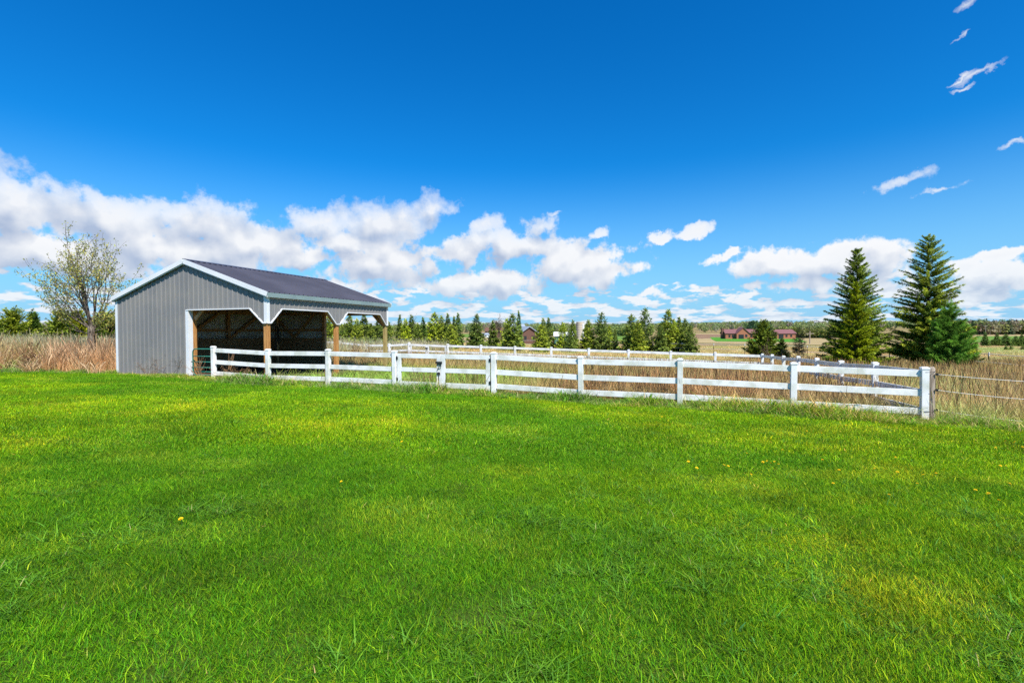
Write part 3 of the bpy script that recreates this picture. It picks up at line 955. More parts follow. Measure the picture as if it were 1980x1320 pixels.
# far wire fence: thin posts with white tops and two white wires
wps = [(600, 662, 78), (700, 661.5, 76), (780, 661, 74), (848.5, 660, 72), (885.5, 659.3, 71), (916, 658.6, 70), (943, 657.5, 69.5), (966, 657.2, 69), (1004, 657, 68.5), (1064, 655.5, 68), (1110, 658.5, 67.5),
       (1157, 659, 66), (1210, 660, 64), (1263, 661.5, 62), (1319, 662.5, 59), (1380, 663.8, 56.5), (1440, 664.6, 54), (1497, 665.3, 52), (1561, 668, 48), (1640, 670, 44), (1720, 673, 40), (1815, 677, 35.5), (1912, 681, 31), (2030, 688, 27), (2200, 700, 23)]
P3 = [at(*w) for w in wps]
o = Vector((P3[9].x, P3[9].y, gzf(P3[9].x, P3[9].y)))
wf = thing("wire_fence", "far wire fence of thin white-tipped posts with two pale wires", "fence", o)
for i, p in enumerate(P3):
    mb = MB(); gg = gzf(p.x, p.y)
    if i == 9:
        mb.box((p.x - o.x, p.y - o.y, (p.z + 0.1 + gg - 0.2) / 2 - o.z), (0.16, 0.16, p.z + 0.3 - gg)); mb.build("post", M["grey_wood"], wf); continue
    mb.tube([(p.x - o.x, p.y - o.y, gg - 0.2 - o.z), (p.x - o.x, p.y - o.y, p.z - 0.22 - o.z)], 0.03, 6); q = mb.build("post", M["bark_dark"], wf)
    mb = MB(); mb.tube([(p.x - o.x, p.y - o.y, p.z - 0.22 - o.z), (p.x - o.x, p.y - o.y, p.z - o.z)], 0.045, 6); mb.build("post_tip", M["rope"], q)
for dz in (0.10, 0.62):
    mb = MB(); pts = []
    for a, b in zip(P3[:-1], P3[1:]):
        for s in (0, 0.5):
            q = a.lerp(b, s); q.z -= dz + (0.03 if s else 0)
            pts.append(q - o)
    mb.tube(pts, 0.022, 4); mb.build("wire", M["wire"], wf)
# ------------------------------------------------------------------ plants
LEAF = leaf_mat("needles", 0.28, 0.55, inst=False)
LEAF_I = leaf_mat("grass_blades", 0.24, 0.45, inst=True, spec=0.05)
LEAF_L = leaf_mat("lawn_blades", 0.15, 0.5, inst=True, spec=0.06)
LEAF_B = leaf_mat("young_leaves", 0.40, 0.5, inst=False)


def unit(v): return v / np.maximum(np.linalg.norm(v, axis=-1, keepdims=True), 1e-9)


def quads(P, D, Nn, ln, wd, bend=0.0):
    """pointed leaf quads: base P, direction D, width axis Nn; returns V (n*4,3), F"""
    n = len(P)
    ln = np.broadcast_to(ln, (n,))[:, None]; wd = np.broadcast_to(wd, (n,))[:, None]
    mid = P + D * ln * 0.45
    tip = P + D * ln + np.array([0, 0, -1.0]) * ln * bend
    V = np.stack([P, mid + Nn * wd * 0.5, tip, mid - Nn * wd * 0.5], 1).reshape(-1, 3)
    F = np.arange(n * 4).reshape(n, 4)
    return V, F


def conifer(H, Rm, seed, levels, per, sprays, slen, swid, base=0.06, power=0.85, droop=0.25, up=0.9, col=(0.05, 0.10, 0.03), col2=(0.09, 0.14, 0.03), gap=0.12, tipup=0.25, fat=0.0, sub=1):
    """crown of a spruce or fir: whorls of branches that carry needle sprays.  returns V, F, colours, branch lines"""
    r = np.random.default_rng(seed)
    PV, PD, PN, PL, PC = [], [], [], [], []
    lines = []
    for k in range(levels):
        f = (k + r.uniform(-0.3, 0.3)) / levels
        f = min(max(f, 0.0), 0.985)
        h = H * (base + (1 - base) * f)
        rr = Rm * ((1 - f) ** power) * (1 - fat * math.exp(-f * 9))
        nb = max(3, int(per * (0.55 + 0.45 * (1 - f))))
        a0 = r.uniform(0, 6.28)
        for j in range(nb):
            if r.random() < gap: continue
            a = a0 + 6.283 * j / nb + r.uniform(-0.5, 0.5)
            ln = rr * r.uniform(0.60, 1.14) + 0.06 * H * 0.3
            hj = h + r.normal(0, 0.6) * H / levels
            el = -droop * (1 - f) + up * f ** 1.4 + r.uniform(-0.10, 0.10)
            d = np.array([math.cos(a) * math.cos(el), math.sin(a) * math.cos(el), math.sin(el)])
            p0 = np.array([0, 0, max(hj, 0.01 * H)])
            ns = max(4, int(sprays * (0.35 + 0.65 * (1 - f))))
            s = np.sort(r.uniform(0.10, 1.0, ns) ** 0.8)
            pos = p0 + d * (s * ln)[:, None] + np.array([0, 0, 1.0]) * (tipup * ln * s ** 2)[:, None] * (1 - f)
            side = np.array([-math.sin(a), math.cos(a), 0])
            sg = r.choice([-1.0, 1.0], ns)
            lat = r.uniform(0.25, 1.0, ns) * sg
            dd = unit(d * 0.75 + side * lat[:, None] + np.array([0, 0, 1.0]) * r.uniform(-0.55, 0.25, ns)[:, None])
            wl = slen * (0.55 + 0.6 * (1 - f)) * r.uniform(0.6, 1.25, ns) * (1.15 - 0.45 * s)
            lines.append((p0, p0 + d * ln * 0.55 + np.array([0, 0, tipup * ln * 0.3 * (1 - f)]), p0 + d * ln + np.array([0, 0, tipup * ln * (1 - f)]), ln))
            tone = r.uniform(0.6, 1.35)
            mixc = np.clip(r.normal(0.35, 0.25) + (s - 0.5) * 0.6, 0, 1)
            for q in range(sub):
                jit = r.normal(0, 0.05, (ns, 3)) * slen
                d2 = unit(dd + r.normal(0, 0.28, (ns, 3)))
                PV.append(pos + jit); PD.append(d2)
                PN.append(unit(np.cross(d2, r.normal(0, 0.5, (ns, 3)) + np.array([0, 0, 1.0]))))
                PL.append(wl)
                PC.append((np.array(col) * (1 - mixc[:, None]) + np.array(col2) * mixc[:, None]) * tone * r.uniform(0.75, 1.25, (ns, 1)))
    # leader
    n = 14
    z = H * r.uniform(0.9, 1.02, n)
    PV.append(np.stack([r.normal(0, 0.004 * H, n), r.normal(0, 0.004 * H, n), z], 1)); dd = unit(np.stack([r.normal(0, 0.5, n), r.normal(0, 0.5, n), np.ones(n)], 1))
    PD.append(dd); PN.append(unit(np.cross(dd, r.normal(0, 1, (n, 3))))); PL.append(np.full(n, slen * 0.7)); PC.append(np.tile(np.array(col2), (n, 1)) * 0.9)
    PV, PD, PN, PL, PC = map(np.concatenate, (PV, PD, PN, PL, PC))
    V, F = quads(PV, PD, PN, PL, swid * PL / slen, 0.08)
    return V, F, np.repeat(PC, 4, 0), lines


def trunk_mesh(name, H, r0, lines, m_, top=0.98, nb=60, lean=0.0, rb=0.012):
    mb = MB()
    n = 8
    mb.tube([(lean * math.sin(i / n * 3), lean * 0.5 * math.sin(i / n * 5), -0.3 + (H * top + 0.3) * i / n) for i in range(n + 1)], [r0 * (1 - 0.93 * i / n) * (1.25 if i == 0 else 1) for i in range(n + 1)], 8)
    for (a, b, c, ln) in lines[:nb]:
        mb.tube([a, b, c], [rb * ln + 0.006, rb * 0.6 * ln + 0.004, 0.003], 4, cap=False)
    return mb


def place_tree(name, label, cat, x, y, crown, trunk, s=(1, 1, 1), rz=0.0, color=None, group=None, sink=0.0):
    """a tree of its own: crown and trunk copied from a first tree of its kind"""
    t = thing(name, label, cat, (x, y, gzf(x, y) - sink), rz, group)
    t.scale = s
    c = bpy.data.objects.new("crown", crown); COL.objects.link(c); c.parent = t
    k = bpy.data.objects.new("trunk", trunk); COL.objects.link(k); k.parent = t
    if color: c.color = (*color, 1)
    return t


def mesh_of(mb, name, m_):
    o = mb.build(name, m_); me = o.data
    COL.objects.unlink(o); bpy.data.objects.remove(o)
    return me


# --- small spruces of the row: five crowns, each used again with its own size, turn and green
SPR = []
for i, (pw, per, lv, dr, gap, rm) in enumerate(((0.66, 9, 26, 0.05, 0.08, 0.27), (0.78, 9, 28, 0.12, 0.12, 0.23), (0.58, 10, 24, 0.0, 0.05, 0.34), (1.0, 9, 28, 0.1, 0.10, 0.20), (0.52, 10, 24, -0.15, 0.06, 0.36))):
    V, F, C, ln_ = conifer(1.0, rm, 40 + i, lv, per, 15, 0.105, 0.040, 0.03, pw, dr, 0.85, (0.155, 0.235, 0.045), (0.40, 0.46, 0.07), gap, 0.15, sub=2)
    SPR.append((np_mesh("spruce_crown", V, F, LEAF, C), mesh_of(trunk_mesh("t", 1.0, 0.022, ln_, M["bark_dark"], 0.96, 20, rb=0.008), "spruce_trunk", M["bark_dark"])))

# column in the photo, top, foot, half width, distance, crown kind, green (1 = as is), label
DK, MD, LT, YL, BL = (0.75, 0.8, 0.95), (1.0, 1.0, 1.0), (1.35, 1.25, 0.9), (1.55, 1.45, 0.7), (0.7, 0.85, 1.05)
GR = "spruces in the row beyond the back fence"
ROW = [
 (634, 612, 670, 15, 62, 2, LT, "bushy light green spruce seen past the shed's blue-grey end trim"),
 (662, 630, 671, 9, 60, 0, MD, "short spruce just right of the shed's middle post"),
 (677, 612, 670, 14, 64, 0, MD, "pale topped spruce seen through the shed's far bay, second from its middle post"),
 (690, 618, 671, 12, 61, 2, LT, "low bright green spruce in the centre of the shed's far bay"),
 (704, 608, 670, 13, 64, 1, DK, "tallest dark spruce seen through the shed's far bay"),
 (717, 627, 671, 9, 62, 3, MD, "small thin spruce low in the shed's far bay, left of its pale post"),
 (731, 617, 671, 12, 63, 0, DK, "dark spruce just left of the shed's pale far post"),
 (752, 624, 672, 9, 60, 1, MD, "slim spruce touching the right side of the shed's pale far post"),
 (773, 611, 663, 8, 68, 3, DK, "narrow dark spire spruce in front of a bare tree"),
 (784, 619, 664, 11, 66, 0, YL, "short yellowish spruce right of the narrow spire spruce"),
 (796, 612, 661, 11, 69, 1, DK, "dark pointed spruce above the left end of the back gate"),
 (807, 626, 665, 10, 66, 2, MD, "low bushy spruce behind the left leaf of the back gate"),
 (818, 616, 666, 9, 67, 3, BL, "thin blue-green spruce behind the middle of the back gate"),
 (840, 606, 664, 18, 68, 2, YL, "broad tall yellow-green spruce behind the right leaf of the back gate"),
 (853, 613, 663, 12, 66, 0, LT, "light green spruce leaning into the broad tall one"),
 (866, 609, 668, 10, 66, 1, DK, "dark spruce with two leaders above the right post of the back gate"),
 (872, 628, 671, 12, 62, 2, LT, "low bright spruce in front of the two-leader spruce"),
 (878, 614, 667, 8, 67, 3, MD, "thin spruce second from the gap with the green field"),
 (886, 608, 658, 9, 70, 1, BL, "slender blue-green spruce at the left edge of the green field gap"),
 (921, 610, 670, 14, 64, 0, DK, "lone dark spruce standing in the green field gap"),
 (953, 622, 661, 10, 67, 1, DK, "small dark spruce below the brown barn"),
 (981, 618, 665, 13, 66, 4, YL, "yellow-tinged spruce left of the broad spruce by the grey barn"),
 (990, 610, 676, 17, 60, 0, MD, "broad tall spruce left of the grey roofed barn"),
 (1003, 604, 656, 7, 70, 3, BL, "very thin tall spruce spire beside the grey roofed barn"),
 (1046, 629, 676, 15, 58, 2, LT, "round bright green spruce right of the grey roofed barn"),
 (1050, 618, 664, 10, 66, 0, MD, "spruce peeping over the round bright green one"),
 (1061, 617, 658, 10, 68, 1, DK, "dark conical spruce between the round spruce and the pale post"),
 (1088, 625, 668, 11, 66, 4, YL, "brownish green loose spruce left of the concrete silo"),
 (1101, 640, 672, 11, 60, 2, DK, "short dark spruce in front of the silo's left side"),
 (1108, 621, 668, 9, 65, 1, MD, "slim spruce almost touching the concrete silo"),
 (1137, 621, 665, 13, 66, 0, LT, "light green spruce just right of the concrete silo"),
 (1163, 607, 666, 15, 65, 4, DK, "tall dark rough-topped spruce second right of the silo"),
 (1178, 631, 663, 8, 68, 2, YL, "small bright yellow spruce between two dark ones"),
 (1189, 637, 663, 6, 64, 1, DK, "tiny dark spruce right of the bright yellow one"),
 (1221, 611, 670, 18, 62, 2, MD, "broad left spruce of the pair right of the green strip"),
 (1233, 622, 671, 13, 60, 0, LT, "short light green spruce in front of the broad pair"),
 (1247, 599, 667, 16, 63, 4, DK, "tallest spruce of the row with a ragged forked top"),
 (1277, 627, 672, 11, 59, 0, DK, "short dark spruce left in the last clump of the row"),
 (1291, 602, 672, 18, 61, 0, LT, "tall bright green spruce in the last clump of the row"),
 (1304, 621, 671, 12, 62, 2, YL, "yellow-green spruce in the last clump of the row"),
 (1313, 616, 671, 11, 63, 3, MD, "thin topped spruce right of the tall bright one"),
 (1324, 619, 673, 13, 60, 0, MD, "second spruce from the right end of the row"),
 (1335, 630, 674, 12, 58, 2, DK, "dark short spruce at the right end of the row"),
]
for i, (px, yt, yb, hw, Yd, k, cl, lab) in enumerate(ROW):
    q = at(px, yt, Yd)
    g0 = gzf(q.x, q.y)
    h = q.z - g0
    wid = hw / FPX * Yd / (0.27, 0.23, 0.34, 0.20, 0.36)[k] * 1.38
    place_tree("spruce_tree", lab, "spruce", q.x, q.y, *SPR[k], (wid, wid, h), i * 2.3, cl, GR)

# --- the two big firs and their neighbours
def big(label, name, cat, px, yt, Yd, hw, seed, levels, per, sprays, slen, swid, color, **kw):
    q = at(px, yt, Yd); g0 = gzf(q.x, q.y); H = q.z - g0
    kt = {k: kw.pop(k) for k in ("r0", "tm") if k in kw}
    V, F, C, ln_ = conifer(H, hw / FPX * Yd, seed, levels, per, sprays, slen, swid, **kw)
    cm = np_mesh(name + "_crown", V, F, LEAF, C)
    tmh = mesh_of(trunk_mesh("t", H, kt.get("r0", 0.14), ln_, M["bark_dark"], 0.97, 420, 0.03), name + "_trunk", M["bark_dark"])
    return place_tree(name, label, cat, q.x, q.y, cm, tmh, color=color)


FIRC = dict(col=(0.105, 0.185, 0.045), col2=(0.35, 0.42, 0.065))
big("tall dark fir behind the small yellow-green spruce, left of the two big firs", "fir_tree", "fir", 1657, 486, 33, 60, 5, 46, 13, 170, 0.24, 0.055, (1.15, 1.15, 0.85), base=0.05, power=0.64, droop=0.12, up=0.75, gap=0.16, tipup=0.22, sub=2, **FIRC)
big("tallest fir on the right, open crown with bare gaps and visible trunk", "fir_tree", "fir", 1796, 459, 32, 68, 9, 46, 12, 170, 0.25, 0.055, (1.3, 1.2, 0.78), base=0.10, power=0.52, droop=0.10, up=0.7, gap=0.20, tipup=0.20, sub=2, **FIRC)
big("yellow-green spruce in front of the left big fir", "spruce_tree", "spruce", 1655, 548, 30, 38, 12, 34, 12, 100, 0.20, 0.045, (1.15, 1.28, 0.6), base=0.03, power=0.8, droop=0.0, up=0.8, gap=0.08, tipup=0.2, sub=2, col=(0.17, 0.215, 0.018), col2=(0.38, 0.38, 0.03))
big("soft bluish green pine at the right foot of the tallest fir", "pine_tree", "pine", 1836, 592, 29.5, 44, 21, 24, 10, 90, 0.30, 0.03, (1.25, 1.3, 0.85), base=0.14, power=0.48, droop=-0.25, up=0.95, gap=0.12, tipup=0.25, sub=3, col=(0.085, 0.19, 0.04), col2=(0.17, 0.32, 0.06), r0=0.10)
big("low olive juniper spreading right of the pine", "juniper_bush", "juniper", 1868, 632, 33, 24, 31, 18, 10, 50, 0.26, 0.075, (1.0, 1.0, 0.9), base=0.02, power=0.45, droop=-0.5, up=0.95, gap=0.1, tipup=0.2, sub=2, col=(0.08, 0.13, 0.025), col2=(0.15, 0.21, 0.04))
big("bushy round juniper in front of the red house", "juniper_bush", "juniper", 1476, 623, 47, 33, 33, 26, 12, 60, 0.30, 0.10, (1.15, 1.15, 0.9), base=0.02, power=0.52, droop=-0.35, up=1.0, gap=0.06, tipup=0.2, sub=2, col=(0.10, 0.155, 0.028), col2=(0.25, 0.30, 0.045))
big("low green juniper between the round juniper and the dark scraggy pine", "juniper_bush", "juniper", 1512, 657, 46, 15, 35, 16, 10, 40, 0.26, 0.08, (1.1, 1.15, 0.9), base=0.02, power=0.5, droop=-0.3, up=1.0, gap=0.1, tipup=0.2, sub=2, col=(0.05, 0.085, 0.02), col2=(0.10, 0.14, 0.03))
big("dark scraggy small pine beside the red garage", "pine_tree", "pine", 1545, 634, 44, 13, 37, 18, 8, 18, 0.26, 0.035, (0.8, 0.85, 0.9), base=0.22, power=0.35, droop=-0.3, up=0.8, gap=0.22, tipup=0.2, sub=2, col=(0.032, 0.045, 0.022), col2=(0.06, 0.075, 0.035), r0=0.07)
# evergreens beyond the tall grass on the left
for (px, yt, Yd, hw, sd, c, lab) in ((-22, 612, 44, 34, 41, (1.1, 1.1, 0.9), "evergreen bush cut by the left picture edge"), (24, 604, 46, 36, 42, (1.3, 1.2, 0.8), "broad light green evergreen bush at the far left beyond the tall grass"),
                                     (64, 606, 48, 18, 43, (0.7, 0.85, 1.0), "narrow dark evergreen right of the broad far-left bush"), (116, 607, 45, 30, 44, (1.0, 1.0, 0.8), "olive evergreen bush behind the leafing tree, left of its trunk"),
                                     (150, 606, 47, 30, 45, (1.5, 1.25, 0.6), "yellowish evergreen bush just left of the leafing tree's trunk"), (205, 609, 46, 32, 46, (0.9, 0.95, 0.8), "dark olive evergreen bush between the leafing tree and the shed")):
    big(lab, "evergreen_bush", "evergreen", px, yt, Yd, hw, sd, 26, 12, 56, 0.34, 0.12, c, base=0.02, power=0.3, droop=-0.35, up=1.0, gap=0.07, tipup=0.2, sub=2, col=(0.16, 0.23, 0.035), col2=(0.36, 0.42, 0.055))
# row of dark spruces far right
for i, (px, yt, hw, lab) in enumerate(((1905, 643, 8, "first dark spruce of the far right row, left end"), (1919, 657, 7, "short dark spruce second in the far right row"), (1928, 644, 8, "tall dark spruce third in the far right row"),
                                       (1945, 647, 10, "bushy dark spruce with a round top in the far right row"), (1964, 650, 9, "dark spruce fifth in the far right row"), (1976, 646, 8, "dark spruce sixth in the far right row"), (1990, 645, 9, "dark spruce at the right picture edge"))):
    q = at(px, yt, 92)
    h = q.z - gzf(q.x, q.y) 
    k = (1, 2, 1, 2, 0, 1, 0)[i]
    place_tree("spruce_tree", lab, "spruce", q.x, q.y, *SPR[k], (hw / FPX * 92 / 0.25,) * 2 + (h,), i * 1.7, (0.6, 0.72, 0.85), "dark spruces in the far right row")
for i, (px, yt, hw, lab) in enumerate(((1945, 675, 4, "small round shrub on the bright pasture, left one"), (1955, 674, 4, "small round shrub on the bright pasture, right one"), (1978, 676, 5, "small round shrub at the pasture's right end"))):
    q = at(px, yt, 74)
    place_tree("shrub", lab, "shrub", q.x, q.y, *SPR[4], (hw / FPX * 74 / 0.33,) * 2 + (max(0.7, q.z - gzf(q.x, q.y)),), i, (0.7, 0.8, 0.8), "small shrubs on the far pasture")


# --- deciduous trees
def deciduous(seed, H, r0, spread, depth, leafn, leafs, cols, stems, droop=0.0, clear=0.25, minr=0.004, wobble=0.12):
    rr = random.Random(seed); r = np.random.default_rng(seed)
    mb = MB(); tips = []

    def grow(p, d, ln, rad, lev):
        n = 4
        pts, rads = [p], [rad]
        q = p.copy(); dd = d.copy()
        for i in range(n):
            dd = (dd + Vector((rr.gauss(0, wobble), rr.gauss(0, wobble), rr.gauss(0.06, wobble * 0.6)))).normalized()
            q = q + dd * ln / n
            pts.append(q.copy()); rads.append(max(minr, rad * (1 - 0.42 * (i + 1) / n)))
        mb.tube(pts, rads, 7 if lev < 2 else 4, cap=False)
        if lev >= depth - 1:
            for i in range(1, n + 1): tips.append((pts[i], dd.copy()))
        if lev < depth:
            m = rr.choice((3, 4)) if lev > 0 else stems
            for k in range(m):
                i = n if k == 0 else rr.randint(1, n)
                base = pts[i]
                az = rr.uniform(0, 6.283)
                sp = spread * rr.uniform(0.6, 1.2) * (0.45 if k == 0 else 1.0)
                ax = dd.cross(Vector((math.cos(az), math.sin(az), 0.3))).normalized()
                nd = (Matrix.Rotation(sp, 3, ax) @ dd).normalized()
                nd.z -= droop * lev
                grow(base, nd.normalized(), ln * rr.uniform(0.62, 0.86), rads[i] * (0.78 if k == 0 else 0.6), lev + 1)

    return mb, tips, grow, rr, r


def leaves(tips, n, size, cols, r, spreadr):
    k = r.integers(0, len(tips), n)
    P_ = np.array([tips[i][0] for i in k]) + r.normal(0, spreadr, (n, 3))
    D_ = unit(r.normal(0, 1, (n, 3)) + np.array([0, 0, -0.2])); N_ = unit(np.cross(D_, r.normal(0, 1, (n, 3))))
    V, F = quads(P_, D_, N_, size * r.uniform(0.6, 1.3, n), size * 0.62, 0.1)
    C = np.array(cols)[r.integers(0, len(cols), n)] * r.uniform(0.7, 1.25, (n, 1))
    return V, F, np.repeat(C, 4, 0)


# the leafing tree left of the shed
bx_ = ground_at(178, 716); bx_ = Vector((ray(178, 700).x * 22.5, 22.5, 0)); bx_.z = gzf(bx_.x, bx_.y)
lt_ = thing("leafing_tree", "young tree with sparse yellow-green spring leaves left of the shed", "tree", bx_)
mb, tips, grow, rr_, r_np = deciduous(17, 6.4, 0.16, 0.62, 4, 0, 0, 0, 5, wobble=0.09)
mb.tube([(0.02, 0, -0.3), (0.0, 0, 0.1), (0.01, 0, 0.8), (-0.02, 0.01, 1.55), (0.0, 0, 1.85)], [0.20, 0.155, 0.14, 0.14, 0.13], 12)
for (dx, dy, dz, ln, rd, z0) in ((-0.10, 0.05, 1.0, 1.75, 0.085, 1.8), (0.22, -0.05, 1.0, 1.55, 0.06, 1.75), (-0.55, 0.1, 0.85, 1.5, 0.045, 1.8), (-0.75, -0.15, 0.75, 1.45, 0.04, 1.7), (0.55, 0.2, 0.9, 1.35, 0.045, 1.65),
                                 (-1.0, 0.1, 0.45, 1.3, 0.035, 1.75), (0.8, 0.1, 0.85, 1.15, 0.034, 1.6), (0.05, -0.4, 1.0, 1.5, 0.045, 1.8), (0.0, 0.5, 0.95, 1.5, 0.045, 1.8), (-0.3, 0.0, 1.0, 1.7, 0.05, 1.85),
                                 (-1.0, -0.1, 0.12, 0.95, 0.026, 1.5), (1.0, -0.2, -0.02, 0.9, 0.026, 1.45), (0.9, 0.3, 0.35, 0.9, 0.024, 1.6)):
    grow(Vector((0, 0, z0)), Vector((dx, dy, dz)).normalized(), ln, rd, 1)
zs_ = np.array([t[0].z for t in tips])
mb.build("trunk", M["bark"], lt_, smooth=True)
V, F, C = leaves(tips, 6600, 0.085, [(0.52, 0.48, 0.10), (0.38, 0.42, 0.10), (0.22, 0.27, 0.09), (0.56, 0.45, 0.12)], r_np, 0.045)
cr = link("crown", np_mesh("leafing_crown", V, F, LEAF_B, C), lt_)

# bare and budding trees in the row
for (px, yb, yt, Yd, sd, lab, nm, cols, nl) in (
        (779, 664, 603, 74, 3, "leafless grey tree behind the narrow spire spruce", "bare_tree", [(0.2, 0.17, 0.12)], 160),
        (962, 658, 607, 72, 4, "bare brownish tree with fine twigs beside the brown barn", "bare_tree", [(0.22, 0.15, 0.10), (0.17, 0.14, 0.09)], 900),
        (1498, 690, 652, 38, 5, "small leafless sapling with crooked branches before the juniper", "bare_sapling", [(0.3, 0.2, 0.12)], 60),
        (1541, 690, 648, 38, 6, "small crooked leafless sapling below the dark scraggy pine", "bare_sapling", [(0.3, 0.2, 0.12)], 60)):
    q = at(px, yt, Yd); g0 = gzf(q.x, q.y); H_ = q.z - g0
    t = thing(nm, lab, "tree", (q.x, q.y, g0))
    mb, tips, grow, rr_, r_np = deciduous(sd, H_, H_ * 0.02, 0.6, 4 if Yd > 50 else 3, 0, 0, 0, 4, wobble=0.16, minr=0.010 if Yd > 50 else 0.006)
    grow(Vector((0, 0, -0.2)), Vector((0, 0, 1)), H_ * 0.38, H_ * 0.022, 0)
    mx = max(t_[0].z for t_ in tips)
    sc = H_ / mx
    mb.v = [(v[0] * sc, v[1] * sc, v[2] * sc if v[2] > 0 else v[2]) for v in mb.v]
    tips = [(a * sc, b) for a, b in tips]
    mb.build("trunk", M["twig"] if Yd < 50 else M["bark"], t)
    V, F, C = leaves(tips, nl, 0.13 if Yd > 50 else 0.06, cols, r_np, 0.12)
    link("crown", np_mesh("bare_crown", V, F, LEAF_B, C), t)
# ------------------------------------------------------------------ grasses: one object per kind of growth, clumps repeated over it
def blades(n, rad, h0, h1, wid, cols, seed, lean=0.35, curve=0.25, segs=2, clump=True, head=0.0, spread="gauss"):
    """a clump of bent blades around the origin: V, F (quads), colours"""
    r = np.random.default_rng(seed)
    if spread == "gauss":
        P_ = r.normal(0, rad * 0.5, (n, 2))
    else:
        P_ = r.uniform(-rad, rad, (n, 2))
    h = r.uniform(h0, h1, n) * r.uniform(0.75, 1.1, n)
    az = r.uniform(0, 6.283, n); tilt = np.abs(r.normal(0, lean, n))
    D_ = np.stack([np.cos(az) * np.sin(tilt), np.sin(az) * np.sin(tilt), np.cos(tilt)], 1)
    wa = az + r.normal(1.57, 0.7, n)
    Wd = np.stack([np.cos(wa), np.sin(wa), np.zeros(n)], 1)
    w = wid * r.uniform(0.6, 1.3, n)
    base = np.concatenate([P_, np.full((n, 1), -0.02)], 1)
    rows = []
    for k in range(segs + 1):
        f = k / segs
        p = base + D_ * (h * f)[:, None]
        bend = curve * h * f ** 2
        p = p + np.stack([np.cos(az) * bend, np.sin(az) * bend, -bend * 0.55], 1)
        ww = w * (1 - 0.85 * f ** 1.5) if not head else w * (1.0 + head * (f > 0.6) - 0.5 * f)
        rows.append(p - Wd * (ww / 2)[:, None]); rows.append(p + Wd * (ww / 2)[:, None])
    V = np.stack(rows, 1).reshape(-1, 3)
    m_ = 2 * (segs + 1)
    b = (np.arange(n) * m_)[:, None]
    F = np.concatenate([b + np.array([2 * k, 2 * k + 1, 2 * k + 3, 2 * k + 2]) for k in range(segs)], 0)
    cc = np.array(cols)[r.integers(0, len(cols), n)] * r.uniform(0.62, 1.38, (n, 1))
    C = np.repeat(cc, m_, 0)
    return V, F, C


def clump_obj(name, parts, m_=None):
    V, F, C = [], [], []
    k = 0
    for v, f, c in parts:
        V.append(v); F.append(f + k); C.append(c); k += len(v)
    me = np_mesh(name, np.concatenate(V), np.concatenate(F), m_ or LEAF_I, np.concatenate(C))
    return bpy.data.objects.new(name, me)          # a pattern only: never linked to the scene


def scatter(name, label, cat, P_, rot, scale, tint, idx, pats):
    """ONE stuff object: its points carry the clumps"""
    n = len(P_)
    me = bpy.data.meshes.new(name)
    me.vertices.add(n); me.vertices.foreach_set("co", np.asarray(P_, np.float32).ravel())
    for nm, ty, key, val in (("rot", "FLOAT_VECTOR", "vector", rot), ("scl", "FLOAT_VECTOR", "vector", scale), ("tint", "FLOAT_COLOR", "color", np.concatenate([tint, np.ones((n, 1))], 1)), ("pick", "INT", "value", idx)):
        a = me.attributes.new(nm, ty, "POINT")
        a.data.foreach_set(key, np.asarray(val, np.int32 if ty == "INT" else np.float32).ravel())
    o = link(name, me)
    tag(o, label, cat, kind="stuff")
    tr = bpy.data.node_groups.new(name + "_growth", "GeometryNodeTree")
    tr.interface.new_socket("Geometry", in_out="INPUT", socket_type="NodeSocketGeometry")
    tr.interface.new_socket("Geometry", in_out="OUTPUT", socket_type="NodeSocketGeometry")
    nd = tr.nodes; lk = tr.links
    gi = nd.new("NodeGroupInput"); go = nd.new("NodeGroupOutput")
    jn = nd.new("GeometryNodeJoinGeometry")
    for p in reversed(pats):
        oi = nd.new("GeometryNodeObjectInfo"); oi.inputs["Object"].default_value = p; oi.inputs["As Instance"].default_value = True
        lk.new(oi.outputs["Geometry"], jn.inputs[0])
    ip = nd.new("GeometryNodeInstanceOnPoints"); ip.inputs["Pick Instance"].default_value = True

    def named(nm, ty):
        a = nd.new("GeometryNodeInputNamedAttribute"); a.data_type = ty; a.inputs["Name"].default_value = nm
        return a.outputs["Attribute"]
    lk.new(gi.outputs[0], ip.inputs["Points"]); lk.new(jn.outputs[0], ip.inputs["Instance"])
    lk.new(named("pick", "INT"), ip.inputs["Instance Index"])
    lk.new(named("rot", "FLOAT_VECTOR"), ip.inputs["Rotation"]); lk.new(named("scl", "FLOAT_VECTOR"), ip.inputs["Scale"])
    lk.new(ip.outputs[0], go.inputs[0])
    md = o.modifiers.new("growth", "NODES"); md.node_group = tr
    return o


def value_noise(x, y, s, seed):
    """smooth patches, 0..1"""
    r = np.random.default_rng(seed); T = r.random((64, 64))
    u, v = np.asarray(x) / s + 1000.0, np.asarray(y) / s + 1000.0
    i, j = np.floor(u).astype(int), np.floor(v).astype(int)
    fu, fv = u - i, v - j
    fu = fu * fu * (3 - 2 * fu); fv = fv * fv * (3 - 2 * fv)
    g_ = lambda a, b: T[a % 64, b % 64]
    return (g_(i, j) * (1 - fu) + g_(i + 1, j) * fu) * (1 - fv) + (g_(i, j + 1) * (1 - fu) + g_(i + 1, j + 1) * fu) * fv


def fbm(x, y, s, seed): return (value_noise(x, y, s, seed) + 0.5 * value_noise(x, y, s / 2.1, seed + 1) + 0.25 * value_noise(x, y, s / 4.3, seed + 2)) / 1.75


def in_view(x, y, m_=4.5): return np.abs(x) < 1.16 * y + m_


def pts_in(n, x0, x1, y0, y1, keep, seed):
    r = np.random.default_rng(seed)
    x = r.uniform(x0, x1, n); y = r.uniform(y0, y1, n)
    k = keep(x, y) & in_view(x, y)
    return x[k], y[k]


def mixc(a, b, f): return np.array(a)[None] * (1 - f[:, None]) + np.array(b)[None] * f[:, None]


